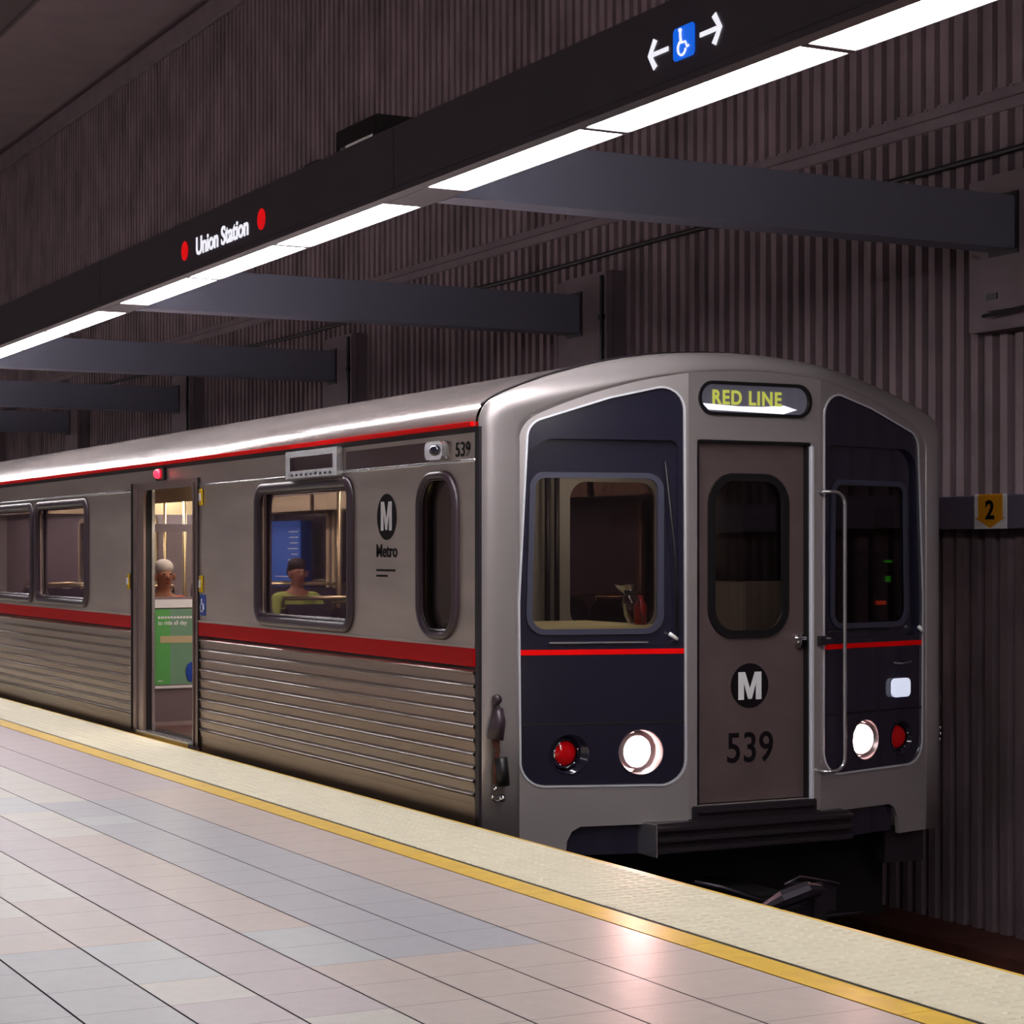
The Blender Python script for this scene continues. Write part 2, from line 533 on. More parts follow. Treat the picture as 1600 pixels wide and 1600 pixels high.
# out-of-frame ends and far wall of the hall
for nm, a in (('wall_left', (-13.3, -13.0, Y0, Y1, -1.3, 9.2)), ('wall_back', (-13.3, WX+.4, Y0-0.2, Y0, -1.3, 9.2)), ('wall_front', (-13.3, WX+.4, Y1, Y1+0.2, -1.3, 9.2))):
    b = MB(); b.box(*a); struct(b.build(nm, 'concs'))
b = MB(); b.box(-13.0, XL, Y0, Y1, -1.35, -1.22); struct(b.build('floor', 'track'))
# concrete corbel blocks that carry the support beams
arms_y = [0.75+5.58*k for k in range(-2, 6)]
for k, ay in enumerate(arms_y):
    b = MB()
    b.box(4.10, WX+0.03, ay-0.45, ay+0.52, 2.83, 3.82)
    b.box(4.04, 4.10, ay-0.45, ay+0.28, 2.95, 3.82)
    struct(b.build('trim_7', 'concs', bevel=0.006))

# ================================================================= RAILS, PIPE, MARKER BAND
for xr, side_ in ((0.81, 'nearer the platform'), (2.25, 'nearer the ribbed wall')):
    b = MB(); b.box(xr-0.035, xr+0.035, Y0, Y1, -1.085, -1.05); b.box(xr-0.008, xr+0.008, Y0, Y1, -1.2, -1.085); b.box(xr-0.07, xr+0.07, Y0, Y1, -1.22, -1.2)
    tag(b.build('rail', 'rail'), 'steel running rail in the dark trackway, ' + side_, 'rail', 'running rails under the train')
b = MB()
pts = []
y = Y0
while y <= Y1:
    pts.append((WX-0.035, y, 4.0-0.012*math.sin((y-0.75)/5.58*2*PI))); y += 0.7
b.tube(pts, 0.022, 8)
tag(b.build('wall_pipe', 'black', smooth=True), 'thin black pipe running along the ribbed wall below the ledge', 'pipe')
for k, ay in enumerate(arms_y):
    if k < 2 or k > 5: continue
    ords = {2: 'nearest', 3: 'second', 4: 'third', 5: 'farthest'}[k]
    b = MB(); b.tube([(4.02, ay-0.40, 3.78), (4.02, ay-0.40, 2.2)], 0.018, 8); b.box(4.0, 4.1, ay-0.43, ay-0.37, 3.40, 3.44)
    if k > 2:
        tag(b.build('conduit', 'black'), 'thin black vertical conduit beside the %s corbel block behind the train' % ords, 'conduit', 'conduits beside the corbel blocks')
    else:
        b = MB(); b.box(4.03, 4.045, ay+0.17, ay+0.27, 3.02, 3.06); b.tube([(4.03, ay+0.3, 2.92), (4.03, ay-0.2, 2.945)], 0.012, 8)
        tag(b.build('wall_fitting', 'black'), 'small dark slot and rod on the concrete block at the right edge', 'fitting')
band = thing('marker_band', 'purple grey sign band on the wall right of the train', 'sign band', (4.1, 0.9, 1.55))
def ch(o, root):
    """make o a child of root keeping its world coordinates"""
    o.parent = root
    o.matrix_parent_inverse = Matrix.Translation(root.location).inverted()
    return o
b = MB(); b.box(4.1, 4.222, -7, 14, 1.55, 1.768)
ch(b.build('beam', 'sign', bevel=0.004), band)
mk = plate('number_plate', [[(0.895, 1.548), (1.205, 1.548), (1.205, 1.772), (0.895, 1.772)]], 0.006, abs_side(4.098), 'white', None, 'white plate with yellow down arrow and black numeral two')
ch(mk, band)
shield = [(0.932, 1.773), (1.163, 1.773), (1.163, 1.62), (1.195, 1.62), (1.048, 1.553), (0.905, 1.62), (0.932, 1.62)]
o = plate('down_arrow', [shield], 0.003, abs_side(4.091), 'yellow', None); o.parent = mk
o = link('numeral', text_mesh('2', 0.125, 0.085, f_side(1.048, 1.672, 4.087), 0.003, 0.03), 'print'); o.parent = mk

# ================================================================= LIGHT BEAMS
def light_beam(xf, flip, label, signs):
    root = thing('light_beam', label, 'light fixture', (xf, 0, 3.33), None)
    sgn = -1 if flip else 1
    def X(a): return xf + sgn*a
    b = MB()
    xs = sorted((X(0.0), X(0.296)))
    b.box(xs[0], xs[1], Y0+0.3, Y1-0.3, 3.345, 3.68)
    ch(b.build('housing', 'housing', bevel=0.004), root)
    b = MB()                                    # lower lip and soffit with the gaps between lamps
    for a0, a1 in ((0.0, 0.075), (0.302, 0.312)):
        q = sorted((X(a0), X(a1))); b.box(q[0], q[1], Y0+0.3, Y1-0.3, 3.315, 3.345 if a0 < .1 else 3.322)
    cyc = [(1.09, 2.735), (2.785, 4.425), (4.475, 6.10)]
    lamps = []
    for k in range(-3, 6):
        for l0, l1 in cyc:
            a0, a1 = l0+5.58*k, l1+5.58*k
            if a0 > Y0+0.4 and a1 < Y1-0.4: lamps.append((a0, a1))
    prev = Y0+0.3
    for a0, a1 in lamps+[(Y1-0.3, Y1)]:
        q = sorted((X(0.075), X(0.298))); b.box(q[0], q[1], prev, a0, 3.313, 3.345); prev = a1
    ch(b.build('soffit', 'housing'), root)
    for a0, a1 in lamps:
        q = sorted((X(0.078), X(0.300)))
        b = MB(); b.box(q[0], q[1], a0+0.006, a1-0.006, 3.318, 3.352)
        ch(b.build('lamp_diffuser', 'lamp'), root)
    b = MB()
    for a0, a1 in lamps:
        q = sorted((X(0.12), X(0.24))); b.box(q[0], q[1], a0+0.1, a1-0.1, 3.682, 3.70)
    ch(b.build('uplight', 'uplamp'), root)
    if signs:
        def fs(y, z): return f_side(y, z, xf-0.001)
        o = link('station_name', text_mesh('Union Station', 0.125, 1.02, fs(3.54, 3.472), 0.004, 0.022, 0.98), 'signwhite', None, 'white station name lettering'); ch(o, root)
        for yy in (4.295, 2.795):
            o = plate('red_dot', [circ(yy, 3.475, 0.066)], 0.004, abs_side(xf-0.001), 'signred', None, 'red dot beside the station name'); ch(o, root)
        tile = plate('access_symbol', [rrect(-2.175, -2.015, 3.413, 3.547, 0.02)], 0.004, abs_side(xf-0.001), 'signblue', None, 'blue tile with white wheelchair figure'); ch(tile, root)
        b = MB()
        def P3(u, v): return (xf-0.008, -2.095-u, 3.48+v)
        b.tube([P3(-0.02, 0.042), P3(-0.018, 0.018), P3(-0.012, -0.002)], 0.006, 8)
        b.tube([P3(-0.014, 0.0), P3(0.018, -0.002), P3(0.032, -0.026), P3(0.044, -0.022)], 0.005, 8)
        b.tube([P3(0.0+0.030*math.cos(t)-0.008, -0.022+0.030*math.sin(t)) for t in [PI*0.62+PI*1.3*i/12 for i in range(13)]], 0.005, 8)
        b.sphere(P3(-0.02, 0.052), 0.009)
        o = b.build('wheelchair_figure', 'signwhite', None, True); o.parent = tile
        def arrow(cy, d):
            t = 0.019
            pts = [(-0.5, -t/2), (0.28, -t/2), (0.05, -0.052), (0.10+.12, -0.066), (0.5, 0.0), (0.22, 0.066), (0.05, 0.052), (0.28, t/2), (-0.5, t/2)]
            L = 0.16
            return [(cy-d*L*u, 3.48+v) for u, v in pts]
        for cy, d in ((-2.295, 1), (-1.895, -1)):
            o = plate('arrow', [arrow(cy, d)], 0.004, abs_side(xf-0.001), 'signwhite', None, 'white arrow beside the blue tile'); ch(o, root)
        # hairline joints of the sheet metal
        b = MB()
        for k in range(-2, 6):
            b.box(xf-0.0012, xf, 0.79+5.58*k, 0.796+5.58*k, 3.345, 3.68)
        ch(b.build('panel_joint', 'black'), root)
    return root
light_beam(-0.25, False, 'long dark overhead light beam with glowing diffusers and station name above the train', True)
light_beam(-9.9, True, 'matching overhead light beam over the opposite platform edge', False)
names = {2: 'nearest grey support beam, reaching the right edge of the picture', 3: 'second grey support beam, ending above the middle of the carriage roof',
         4: 'third grey support beam, just left of the second one above the carriage roof', 5: 'fourth support beam from the right, low at the left edge', 0: 'support beam behind the viewpoint', 1: 'support beam nearest the viewpoint, outside the picture',
         6: 'far support beam near the left edge', 7: 'farthest support beam down the hall'}
for k, ay in enumerate(arms_y):
    if k < 2: continue
    b = MB(); b.box(0.085, 4.06, ay, ay+0.22, 3.32, 3.655)
    o = thing('support_beam', names[k], 'beam', (0.085, ay, 3.32), 'support beams between light beam and wall')
    ch(b.build('beam', 'arm', bevel=0.005), o)
    b = MB(); b.box(4.03, 4.099, ay-0.03, ay+0.25, 3.29, 3.685)
    ch(b.build('end_plate', 'dkgrey', bevel=0.003), o)
# boxes on top of the light beam
b = MB(); b.box(-0.24, 0.0, 1.05, 1.62, 3.70, 3.80); b.box(-0.24, -0.2, 1.56, 1.62, 3.68, 3.70); b.box(-0.24, -0.2, 1.05, 1.1, 3.68, 3.70); b.box(0.0, 0.01, 1.1, 1.5, 3.68, 3.78)
tag(b.build('junction_box', 'black', bevel=0.004), 'black box mounted on top of the overhead light beam', 'box')
b = MB(); b.box(-0.22, -0.06, 1.92, 2.16, 3.68, 3.705); b.tube([(-0.14, 1.98, 3.70), (-0.14, 1.98, 3.72)], 0.03, 10)
tag(b.build('cable_gland', 'black', bevel=0.003), 'small dark fitting on the light beam left of the black box', 'fitting')

# ================================================================= TRAIN
T = thing('subway_train', 'stainless steel metro train with red stripe standing at the platform', 'train', (0, 0, 0))
YE = 22.8
def part(o, parent=T):
    o.parent = parent
    return o
# ---- side walls
wins = [('cab', 0.525, 0.985, 0.945, 1.815, 0.17), ('big', 1.935, 3.535, 0.935, 1.830, 0.11),
        ('w', 7.60, 9.30, 0.945, 1.835, 0.11), ('w', 9.43, 11.13, 0.945, 1.835, 0.11),
        ('w', 15.0, 16.7, 0.945, 1.835, 0.11), ('w', 16.83, 18.5, 0.945, 1.835, 0.11)]
doorsY = [(4.72, 6.345), (12.3, 13.9), (19.7, 21.3)]
outl = [(YS+.03, 0.80)]
for a, c in doorsY:
    outl += [(a, 0.80), (a, 1.93), (c, 1.93), (c, 0.80)]
outl += [(YE, 0.80), (YE, 2.03), (YS+.03, 2.03)]
holes = [rrect(a, c, z0, z1, r) for _, a, c, z0, z1, r in wins]
part(plate('side_wall', [outl]+holes, 0.06, lambda u, v, w: (0.06-w, u, v), 'steel'))
outl2 = [(YS+.03, -0.15), (YE, -0.15), (YE, 2.03), (YS+.03, 2.03)]
holes2 = holes[2:] + [rrect(1.9, 3.5, 0.935, 1.83, .11), rrect(5.15, 5.75, 0.95, 1.80, .11)]
part(plate('side_wall', [outl2]+holes2, 0.06, lambda u, v, w: (W-0.06+w, u, v), 'steel'))
# inner linings
lin_out = [(YS+.1, 0.02)]
for a, c in doorsY[:1]:
    lin_out += [(a+.1, 0.02), (a+.1, 1.90), (c-.28, 1.90), (c-.28, 0.02)]
lin_out += [(YE-.05, 0.02), (YE-.05, 2.08), (YS+.1, 2.08)]
lh = [rrect(a+.03, c-.03, z0+.03, z1-.03, r) for _, a, c, z0, z1, r in wins]
part(plate('inner_lining', [lin_out]+lh, 0.015, lambda u, v, w: (0.085-w, u, v), 'lining2'))
lo2 = [(YS+.1, 0.02), (YE-.05, 0.02), (YE-.05, 2.08), (YS+.1, 2.08)]
part(plate('inner_lining', [lo2]+[inset(h, .03) for h in holes2], 0.015, lambda u, v, w: (W-0.085+w, u, v), 'lining2'))
# windows: gasket ring + glass
for kind, a, c, z0, z1, r in wins:
    gw = 0.045 if kind == 'cab' else 0.068
    outer = rrect(a-.02, c+.02, z0-.02, z1+.02, r+.02, 8)
    inner = inset(outer, gw)
    g = part(loop_tube('window_frame', inset(outer, gw/2), gw/2, 0.030, lambda u, v, w: (-0.004-w, u, v), 'gasket'))
    o = loop_tube('inner_bead', inset(outer, gw+.002), 0.005, 0.010, lambda u, v, w: (-0.004-w, u, v), 'gasket', 6); o.parent = g
    b = MB(); b.tube([(-0.006, a+.08, z0+gw-.012), (-0.006, c-.08, z0+gw-.012)], 0.008, 8); part(b.build('sill_highlight', 'bright', None, True), g)  # bright tube put in as the highlight along the lower frame
    part(plate('window_glass', [inset(outer, gw-.01)], 0.006, lambda u, v, w: (0.03-w, u, v), 'dglass' if kind == 'cab' else 'glass'))
    if kind != 'cab' and a < 12:
        nseg = [a+0.5*(c-a)] if False else []
for h in holes2:
    g = part(plate('window_frame', [inset(h, -.02), inset(h, .04)], 0.02, lambda u, v, w: (W-0.09-w, u, v), 'adbeige'))
    part(plate('window_glass', [h], 0.006, lambda u, v, w: (W-0.04+w, u, v), 'glass'))
# ---- bead, stripes, gutter
segsY = [(YS+.03, 4.72), (6.345, 12.3), (13.9, 19.7), (21.3, YE)]
for a, c in segsY:
    b = MB(); b.tube([(-0.002, a, 1.876), (-0.002, c, 1.876)], 0.009, 8)
    part(b.build('bead_moulding', 'bright', None, True))
    b = MB(); b.box(-0.010, 0.03, a, c, 0.80, 0.897)
    part(b.build('red_stripe', 'red', None, False, 0.003))
    b = MB(); b.box(-0.013, 0.0, a, c, 0.897, 0.909)
    part(b.build('stripe_moulding', 'steel'))
b = MB(); b.box(-0.004, 0.05, YS+.03, YE, 2.022, 2.052)
part(b.build('gutter', 'seal'))
b = MB(); b.box(-0.020, 0.03, YS+.05, YE, 2.052, 2.078)
part(b.build('roof_stripe', 'redline', None, False, 0.003, 'thin bright red line under the roof edge'))
# ---- fluted panels
def fluted(y0, y1, x0=0.0, s=-1):
    prof = [(0.02, 0.797)]
    n = 10; z = 0.782
    for k in range(n):
        prof += [(0.001, z), (-0.012, z-0.011), (-0.013, z-0.016), (-0.004, z-0.024), (-0.001, z-0.045), (0.002, z-0.068)]
        z -= 0.0705
    prof += [(0.006, z+0.005), (0.006, -0.15), (0.03, -0.15)]
    b = MB()
    for yy in (y0, y1):
        b.v += [(x0 - s*px if s < 0 else x0-px, yy, pz) for px, pz in prof]
    b.v = [((x0+px) if s < 0 else (x0-px), yy, pz) for yy in (y0, y1) for px, pz in prof]
    N = len(prof)
    b.f = [(i, i+1, N+i+1, N+i) for i in range(N-1)]
    me = b.mesh('fluted_panel', False)
    me.materials.append(M['flute']); me.materials.append(M['fluteglint'])
    for p in me.polygons:          # highlight line put into the colour of each flute's upper ledge
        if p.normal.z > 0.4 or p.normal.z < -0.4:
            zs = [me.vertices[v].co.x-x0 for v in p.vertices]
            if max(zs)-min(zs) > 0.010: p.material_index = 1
    return part(link('fluted_panel', me))
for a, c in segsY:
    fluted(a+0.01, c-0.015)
# end caps of flutes: dark vertical strip
b = MB(); b.box(-0.004, 0.05, YS-.015, YS+.032, -0.15, 2.05)
part(b.build('corner_seam', 'dkgrey', label='dark upright seam between side and cab front'))
# ---- roof
half = [(0.0, 2.05), (0.0, 2.09), (0.018, 2.14), (0.06, 2.188), (0.13, 2.226), (0.25, 2.275), (0.41, 2.33), (0.60, 2.384), (0.80, 2.43), (1.1, 2.475), (1.53, 2.497)]
prof = half + [(W-x, z) for x, z in half[:-1]][::-1]
def catmull(P, sub=4):
    out = []
    for i in range(len(P)-1):
        p0 = P[max(i-1, 0)]; p1 = P[i]; p2 = P[i+1]; p3 = P[min(i+2, len(P)-1)]
        for k in range(sub):
            t = k/sub
            out.append(tuple(0.5*((2*p1[d])+(-p0[d]+p2[d])*t+(2*p0[d]-5*p1[d]+4*p2[d]-p3[d])*t*t+(-p0[d]+3*p1[d]-3*p2[d]+p3[d])*t**3) for d in (0, 1)))
    out.append(P[-1]); return out
prof = catmull(prof, 3)
b = MB()
N = len(prof)
for yy in (YS+.03, YE):
    b.v += [(x, yy, z) for x, z in prof]
b.f = [(i, i+1, N+i+1, N+i) for i in range(N-1)]
b.f.append(tuple(range(N, 2*N)))
me = b.mesh('roof', True)
part(link('roof', me, 'roof'))
b = MB()       # raised weld ridge along the joint of roof and cab front
pts = [(x, YS+.025, z+.004) for x, z in prof if z > 2.15]
b.tube(pts, 0.008, 6)
part(b.build('roof_joint', 'dkgrey', None, True))
# ---- underframe, end wall, floor, ceiling
b = MB(); b.box(0.2, W-0.2, 0.55, YE, -0.75, -0.12); b.box(0.05, W-0.05, 0.5, YE, -0.12, -0.02)
part(b.build('underframe', 'underf'))
for by in (3.2, 18.6):
    b = MB(); b.box(0.55, W-0.55, by-1.2, by+1.2, -1.0, -0.6)
    for wy in (by-0.95, by+0.95):
        for wx in (0.74, 2.18):
            b.tube([(wx, wy, -0.69), (wx+0.13, wy, -0.69)], 0.36, 24)
    part(b.build('bogie', 'underf'))
b = MB(); b.box(0.04, W-0.04, YS+.05, YE-.03, -0.02, 0.018)
part(b.build('saloon_floor', 'carfloor'))
b = MB(); b.box(0.09, W-0.09, YS+.25, YE-.05, 2.09, 2.12); b.box(0.09, 0.42, 1.72, YE-.05, 1.96, 2.09); b.box(W-0.42, W-0.09, 1.72, YE-.05, 1.96, 2.09)
part(b.build('saloon_ceiling', 'lining'))
for xl in (0.95, W-0.95):
    b = MB(); b.box(xl-0.06, xl+0.06, 1.9, YE-.3, 2.065, 2.088)
    part(b.build('saloon_lamp', 'carlamp'))
b = MB(); b.box(0.06, W-0.06, YE-.06, YE, -0.1, 2.1); part(b.build('end_wall', 'lining'))
# partition behind the cab
po = [(0.09, 0.02), (W-0.09, 0.02), (W-0.09, 2.09), (0.09, 2.09)]
part(plate('cab_partition', [po, rrect(1.34, 1.96, 0.93, 1.83, .11), rrect(0.30, 0.98, 1.0, 1.8, .1) if False else rrect(2.35, 2.55, 1.3, 1.8, .05)], 0.04, lambda u, v, w: (u, 1.74-w, v), 'lining'))
part(plate('partition_glass', [rrect(1.34, 1.96, 0.93, 1.83, .11)], 0.006, lambda u, v, w: (u, 1.73-w, v), 'pglass'))
b = MB(); b.box(0.09, W-.09, 1.6, 1.695, 1.92, 2.09); part(b.build('cab_locker', 'lining2'))
b = MB(); b.box(2.38, 2.70, 1.35, 1.69, 0.02, 1.215); part(b.build('cab_cabinet', 'lining', None, False, 0.01))
b = MB(); b.box(2.38, 2.70, 1.36, 1.69, 1.218, 2.05); part(b.build('cab_cupboard', 'dkgrey'))
b = MB(); b.box(2.1, 2.35, 0.75, 0.95, 2.075, 2.089); part(b.build('cab_fill_lamp', 'cabfill'))  # added fill lamp, brightens the cabinet behind the front door
for xp in (1.15, 1.215):
    b = MB(); b.tube([(xp, 1.64, 0.3), (xp, 1.64, 1.95)], 0.018, 8); part(b.build('cab_pipe', 'dkgrey', None, True))
b = MB(); b.box(0.20, 1.14, 0.30, 1.15, 0.90, 1.0); b.box(0.2, 1.10, 0.30, 1.0, 0.03, 0.90)
part(b.build('cab_desk', 'sill', None, False, 0.01, 'cream sill and desk behind the left windscreen'))
con = part((lambda b: (b.box(2.60, 2.93, 0.55, 0.95, 0.03, 1.40), b)[1])(MB()).build('console', 'black', None, False, 0.02, 'dark driving console with green and orange lights'))
o = part((lambda b: (b.box(2.74, 2.92, 0.535, 0.549, 1.12, 1.36), b)[1])(MB()).build('console_screen', 'dkgrey'), con)
for (x0, x1, z0, z1, mm) in ((2.835, 2.885, 1.335, 1.350, 'gled'), (2.84, 2.875, 1.22, 1.255, 'gled'), (2.77, 2.84, 1.085, 1.108, 'oled')):
    b = MB(); b.box(x0, x1, 0.528, 0.534, z0, z1); part(b.build('indicator', mm), con)
b = MB(); b.box(2.76, 2.90, 0.538, 0.548, 1.50, 1.66); part(b.build('notice', 'yellow', label='small amber notice in the right cab'), con)
b = MB(); b.box(1.1, 1.5, 0.9, 1.3, 2.075, 2.089); part(b.build('cab_fill_lamp', 'cabfill'))  # added fill lamp, brightens the cab behind the left windscreen
# ---- side door (open) and closed doors
def door_portal(a, c, is_open):
    oa, oc = a+.135, c-.30
    root = part(plate('door_frame', [[(a, -0.03), (c, -0.03), (c, 1.93), (a, 1.93)], rpoly([(oa, 0.02), (oc, 0.02), (oc, 1.875), (oa, 1.875)], [0, 0, .07, .07])], 0.02, lambda u, v, w: (0.016-w, u, v), 'jamb'))
    for y0_, y1_, z1_, mm in ((a, a+.012, 1.93, 'dkgrey'), (c-.012, c, 1.93, 'dkgrey'), (c-.15, c-.11, 1.90, 'door'), (oa-.035, oa-.012, 1.90, 'door')):
        b = MB(); b.box(-0.014, -0.003, y0_, y1_, 0, z1_); part(b.build('frame_rib', mm), root)
    b = MB()                                   # dark pocket lining inside the opening
    b.box(0.016, 0.058, oc-.004, oc+.03, 0.02, 1.88); b.box(0.016, 0.058, oa-.03, oa+.004, 0.02, 1.88); b.box(0.016, 0.058, oa-.03, oc+.03, 1.876, 1.90)
    part(b.build('door_pocket', 'black'), root)
    b = MB(); b.box(-0.055, 0.16, a+.1, oc+.05, -0.03, 0.018)
    for i in range(5):
        b.box(-0.05+i*.04, -0.035+i*.04, a+.12, oc+.03, 0.018, 0.024)
    part(b.build('door_sill', 'bright'), root)
    mid = (oa+oc)/2
    if is_open:
        b = MB(); b.box(0.060, 0.084, oc-.012, oc+.10, 0.02, 1.88)
        part(b.build('door_leaf', 'bright', label='edge of the opened sliding leaf'), root)
        b = MB(); b.box(0.060, 0.084, oa-.10, oa+.012, 0.02, 1.88)
        part(b.build('door_leaf', 'bright', label='edge of the opened sliding leaf'), root)
    else:
        for l0, l1 in ((oa, mid-.004), (mid+.004, oc)):
            lf_ = part(plate('door_leaf', [[(l0, 0.02), (l1, 0.02), (l1, 1.88), (l0, 1.88)], rrect(l0+.12, l1-.12, 0.95, 1.72, .08)], 0.03, lambda u, v, w: (0.085-w, u, v), 'steel'), root)
            part(plate('leaf_glass', [rrect(l0+.11, l1-.11, 0.94, 1.73, .08)], 0.006, lambda u, v, w: (0.08-w, u, v), 'glass'), root)
for i, (a, c) in enumerate(doorsY):
    door_portal(a, c, i == 0)
# reflectors beside the open door
for yy, z0 in ((6.42, 1.108), (4.665, 1.112), (4.665, 1.730)):
    b = MB(); b.box(-0.018, -0.004, yy-.026, yy+.026, z0, z0+.118)
    g = part(b.build('door_reflector', 'reflect', None, False, 0.003, 'small yellow and white upright marker beside the door'))
    b = MB(); b.box(-0.022, -0.010, yy-.020, yy+.020, z0+.032, z0+.086); part(b.build('white_band', 'white'), g)
g = part(plate('access_sticker', [rrect(4.585, 4.705, 0.945, 1.095, .01)], 0.003, lambda u, v, w: (-0.002-w, u, v), 'ablue', None, 'blue wheelchair sticker right of the open door'))
b = MB()
def P4(u, v): return (-0.008, 4.645-u, 1.02+v)
b.tube([P4(-.012, .045), P4(-.01, .01), P4(.02, .008), P4(.03, -.03)], 0.005, 6); b.tube([P4(-.008+.03*math.cos(t), -.018+.03*math.sin(t)) for t in [PI*.6+PI*1.3*i/10 for i in range(11)]], 0.004, 6)
part(b.build('wheelchair_figure', 'white'), g)
# red lamp above the door
b = MB(); b.sphere((-0.035, 5.58, 1.985), (0.035, 0.036, 0.036)); g = part(b.build('door_lamp', 'rled', None, True, 0, 'glowing red lamp above the open door'))
b = MB(); b.box(-0.03, 0.0, 5.49, 5.66, 1.935, 2.03); part(b.build('lamp_base', 'black', None, False, 0.004), g)
# ---- destination box, louver band, camera pod, numbers, emblem
g = part(plate('side_sign_box', [[(2.065, 1.858), (2.905, 1.858), (2.905, 2.028), (2.065, 2.028)], [(2.13, 1.905), (2.83, 1.905), (2.83, 1.99), (2.13, 1.99)]], 0.05, lambda u, v, w: (0.0-w, u, v), 'bright', None, 'bright framed sign box above the large window'))
b = MB(); b.box(-0.02, 0.0, 2.10, 2.86, 1.885, 2.01); part(b.build('sign_window', 'brown'), g)
for i in range(9):
    b = MB(); b.box(-0.052, -0.048, 2.15+i*.078, 2.18+i*.078, 1.872, 1.884); part(b.build('perforation', 'black'), g)
part(plate('brown_panel', [[(0.875, 1.888), (2.03, 1.888), (2.03, 1.995), (0.875, 1.995)]], 0.004, lambda u, v, w: (-0.0005-w, u, v), 'brown'))
b = MB()
pod = part(plate('lamp_pod', [rrect(0.615, 0.83, 1.893, 1.992, .035)], 0.05, lambda u, v, w: (0.0-w, u, v), 'bright', None, 'chrome rounded lamp pod beside the small number'))
b = MB(); b.sphere((-0.05, 0.70, 1.942), (0.03, 0.045, 0.03)); part(b.build('pod_lens', 'dkpanel', None, True), pod)
part(link('car_number', text_mesh('539', 0.078, 0.175, f_side(0.458, 1.94, -0.001), 0.002, 0.01, 1.05), 'print', None, 'small black 539 near the roof edge'))
disc = part(plate('emblem', [circ(1.44, 1.598, 0.132)], 0.003, lambda u, v, w: (-0.001-w, u, v), 'print', None, 'black round emblem with white letter M on the side'))
part(link('emblem_letter', letter_m(0.150, 0.165, f_side(1.44, 1.603, -0.004)), 'white'), disc)
part(link('operator_name', text_mesh('Metro', 0.075, 0.29, f_side(1.44, 1.405, -0.001), 0.002, 0.02), 'print', None, 'black Metro lettering under the emblem'))
b = MB()
y = 1.585
for wv in (0.025, 0.02, 0.03, 0.018, 0.03, 0.025, 0.03, 0.02, 0.025):
    b.box(-0.003, -0.001, y-wv, y, 1.288, 1.300); y -= wv+.005
y = 1.585
for wv in (0.03, 0.02, 0.03, 0.025, 0.03):
    b.box(-0.003, -0.001, y-wv, y, 1.256, 1.268); y -= wv+.005
part(b.build('fine_print', 'print'))
b = MB(); b.box(-0.004, -0.001, 3.95, 3.96, 1.2, 1.85); b.box(-0.004, -0.001, 4.35, 4.358, 1.1, 1.86)

# ---- cab front
IK, IZ = 0.858, 0.92
outer_side = [(0.0, -0.22), (0.0, 0.5), (0.0, 1.0), (0.0, 1.5), (0.0, 2.05)]
O = outer_side[:-1] + prof[:]
O = O + [(W-x, z) for x, z in outer_side[:-1]][::-1]
def inner_pt(p):
    x, z = p
    return (XC+(x-XC)*(IK if x < XC else 0.915), z if z < 1 else 1+(z-1)*IZ)
I = [inner_pt(p) for p in O]
# pull the taper of the face in towards the top
b = MB(); NR = 12; N = len(O)
for k in range(NR+1):
    ph = PI/2*k/NR
    for o_, i_ in zip(O, I):
        c_ = 1-math.cos(ph)
        x = o_[0]+(i_[0]-o_[0])*c_; z = o_[1]+(i_[1]-o_[1])*c_
        b.v.append((x, YS+(Yf(i_[0])-YS)*math.sin(ph), z))
for k in range(NR):
    for i in range(N-1):
        b.f.append((k*N+i, k*N+i+1, (k+1)*N+i+1, (k+1)*N+i))
me = b.mesh('cab_shell', True)
mask = part(link('cab_shell', me, 'mask', None, None))
sm = mask.modifiers.new('Solidify', 'SOLIDIFY'); sm.thickness = 0.03; sm.offset = -1
# inner arch polyline for faces
arch = [p for p in I if p[1] > 1.2]
def arch_z(x):
    for i in range(len(arch)-1):
        a, c = arch[i], arch[i+1]
        if a[0] <= x <= c[0] and c[0] > a[0]:
            return a[1]+(c[1]-a[1])*(x-a[0])/(c[0]-a[0])
    return 2.0
xi = XC-XC*IK
left_face = [(xi, -0.22), (0.455, -0.22), (0.465, -0.12), (0.49, -0.07), (0.535, -0.045), (BL, -0.04), (BL, arch_z(BL))]
left_face += [p for p in arch if p[0] < BL-0.01][::-1] + [(xi, 1.0)]
pan = [(0.224, 0.175), (1.092, 0.165), (1.088, 2.262), (0.985, 2.268), (0.69, 2.212), (0.48, 2.145), (0.278, 2.06), (0.216, 1.14)]
pan_r = rpoly([pan[0], pan[1], (1.085, 2.30), (0.69, 2.21), (0.262, 2.07), pan[7]], [.13, .13, .12, 0.5, .10, 1.0], 8)
hole_pan = pan_r
frontL = part(plate('face_panel', [left_face, hole_pan], 0.03, lambda u, v, w: (u, Yf(u)+.03-w, v), 'mask'))
kR = (XC+(W-XC)*0.915-BR)/(BL-xi)
nb = 7
right_face = [(BR+(BL-x)*kR, z) for x, z in left_face[:6]][::-1]
right_face = [(BR, -0.04)] + right_face[1:] if abs(right_face[0][0]-BR) < .01 else [(BR, -0.04)] + right_face
right_face += [(XC+(W-XC)*0.915, 1.0)] + [p for p in arch if p[0] > BR+0.01][::-1] + [(BR, arch_z(BR))]
frontR = part(plate('face_panel', [right_face, mir(hole_pan)], 0.03, lambda u, v, w: (u, Yf(u)+.03-w, v), 'mask'))
cen = [(BL, -0.025), (BR, -0.025), (BR, arch_z(BR))] + [p for p in arch if BL+.01 < p[0] < BR-.01][::-1] + [(BL, arch_z(BL))]
doorhole = [(1.172, 0.045), (1.905, 0.045), (1.905, 1.993), (1.172, 1.993)]
pill = rrect(1.175, 1.905, 2.135, 2.312, .088, 10)
part(plate('face_centre', [cen, doorhole, pill], 0.03, lambda u, v, w: (u, 0.03-w, v), 'mask'))
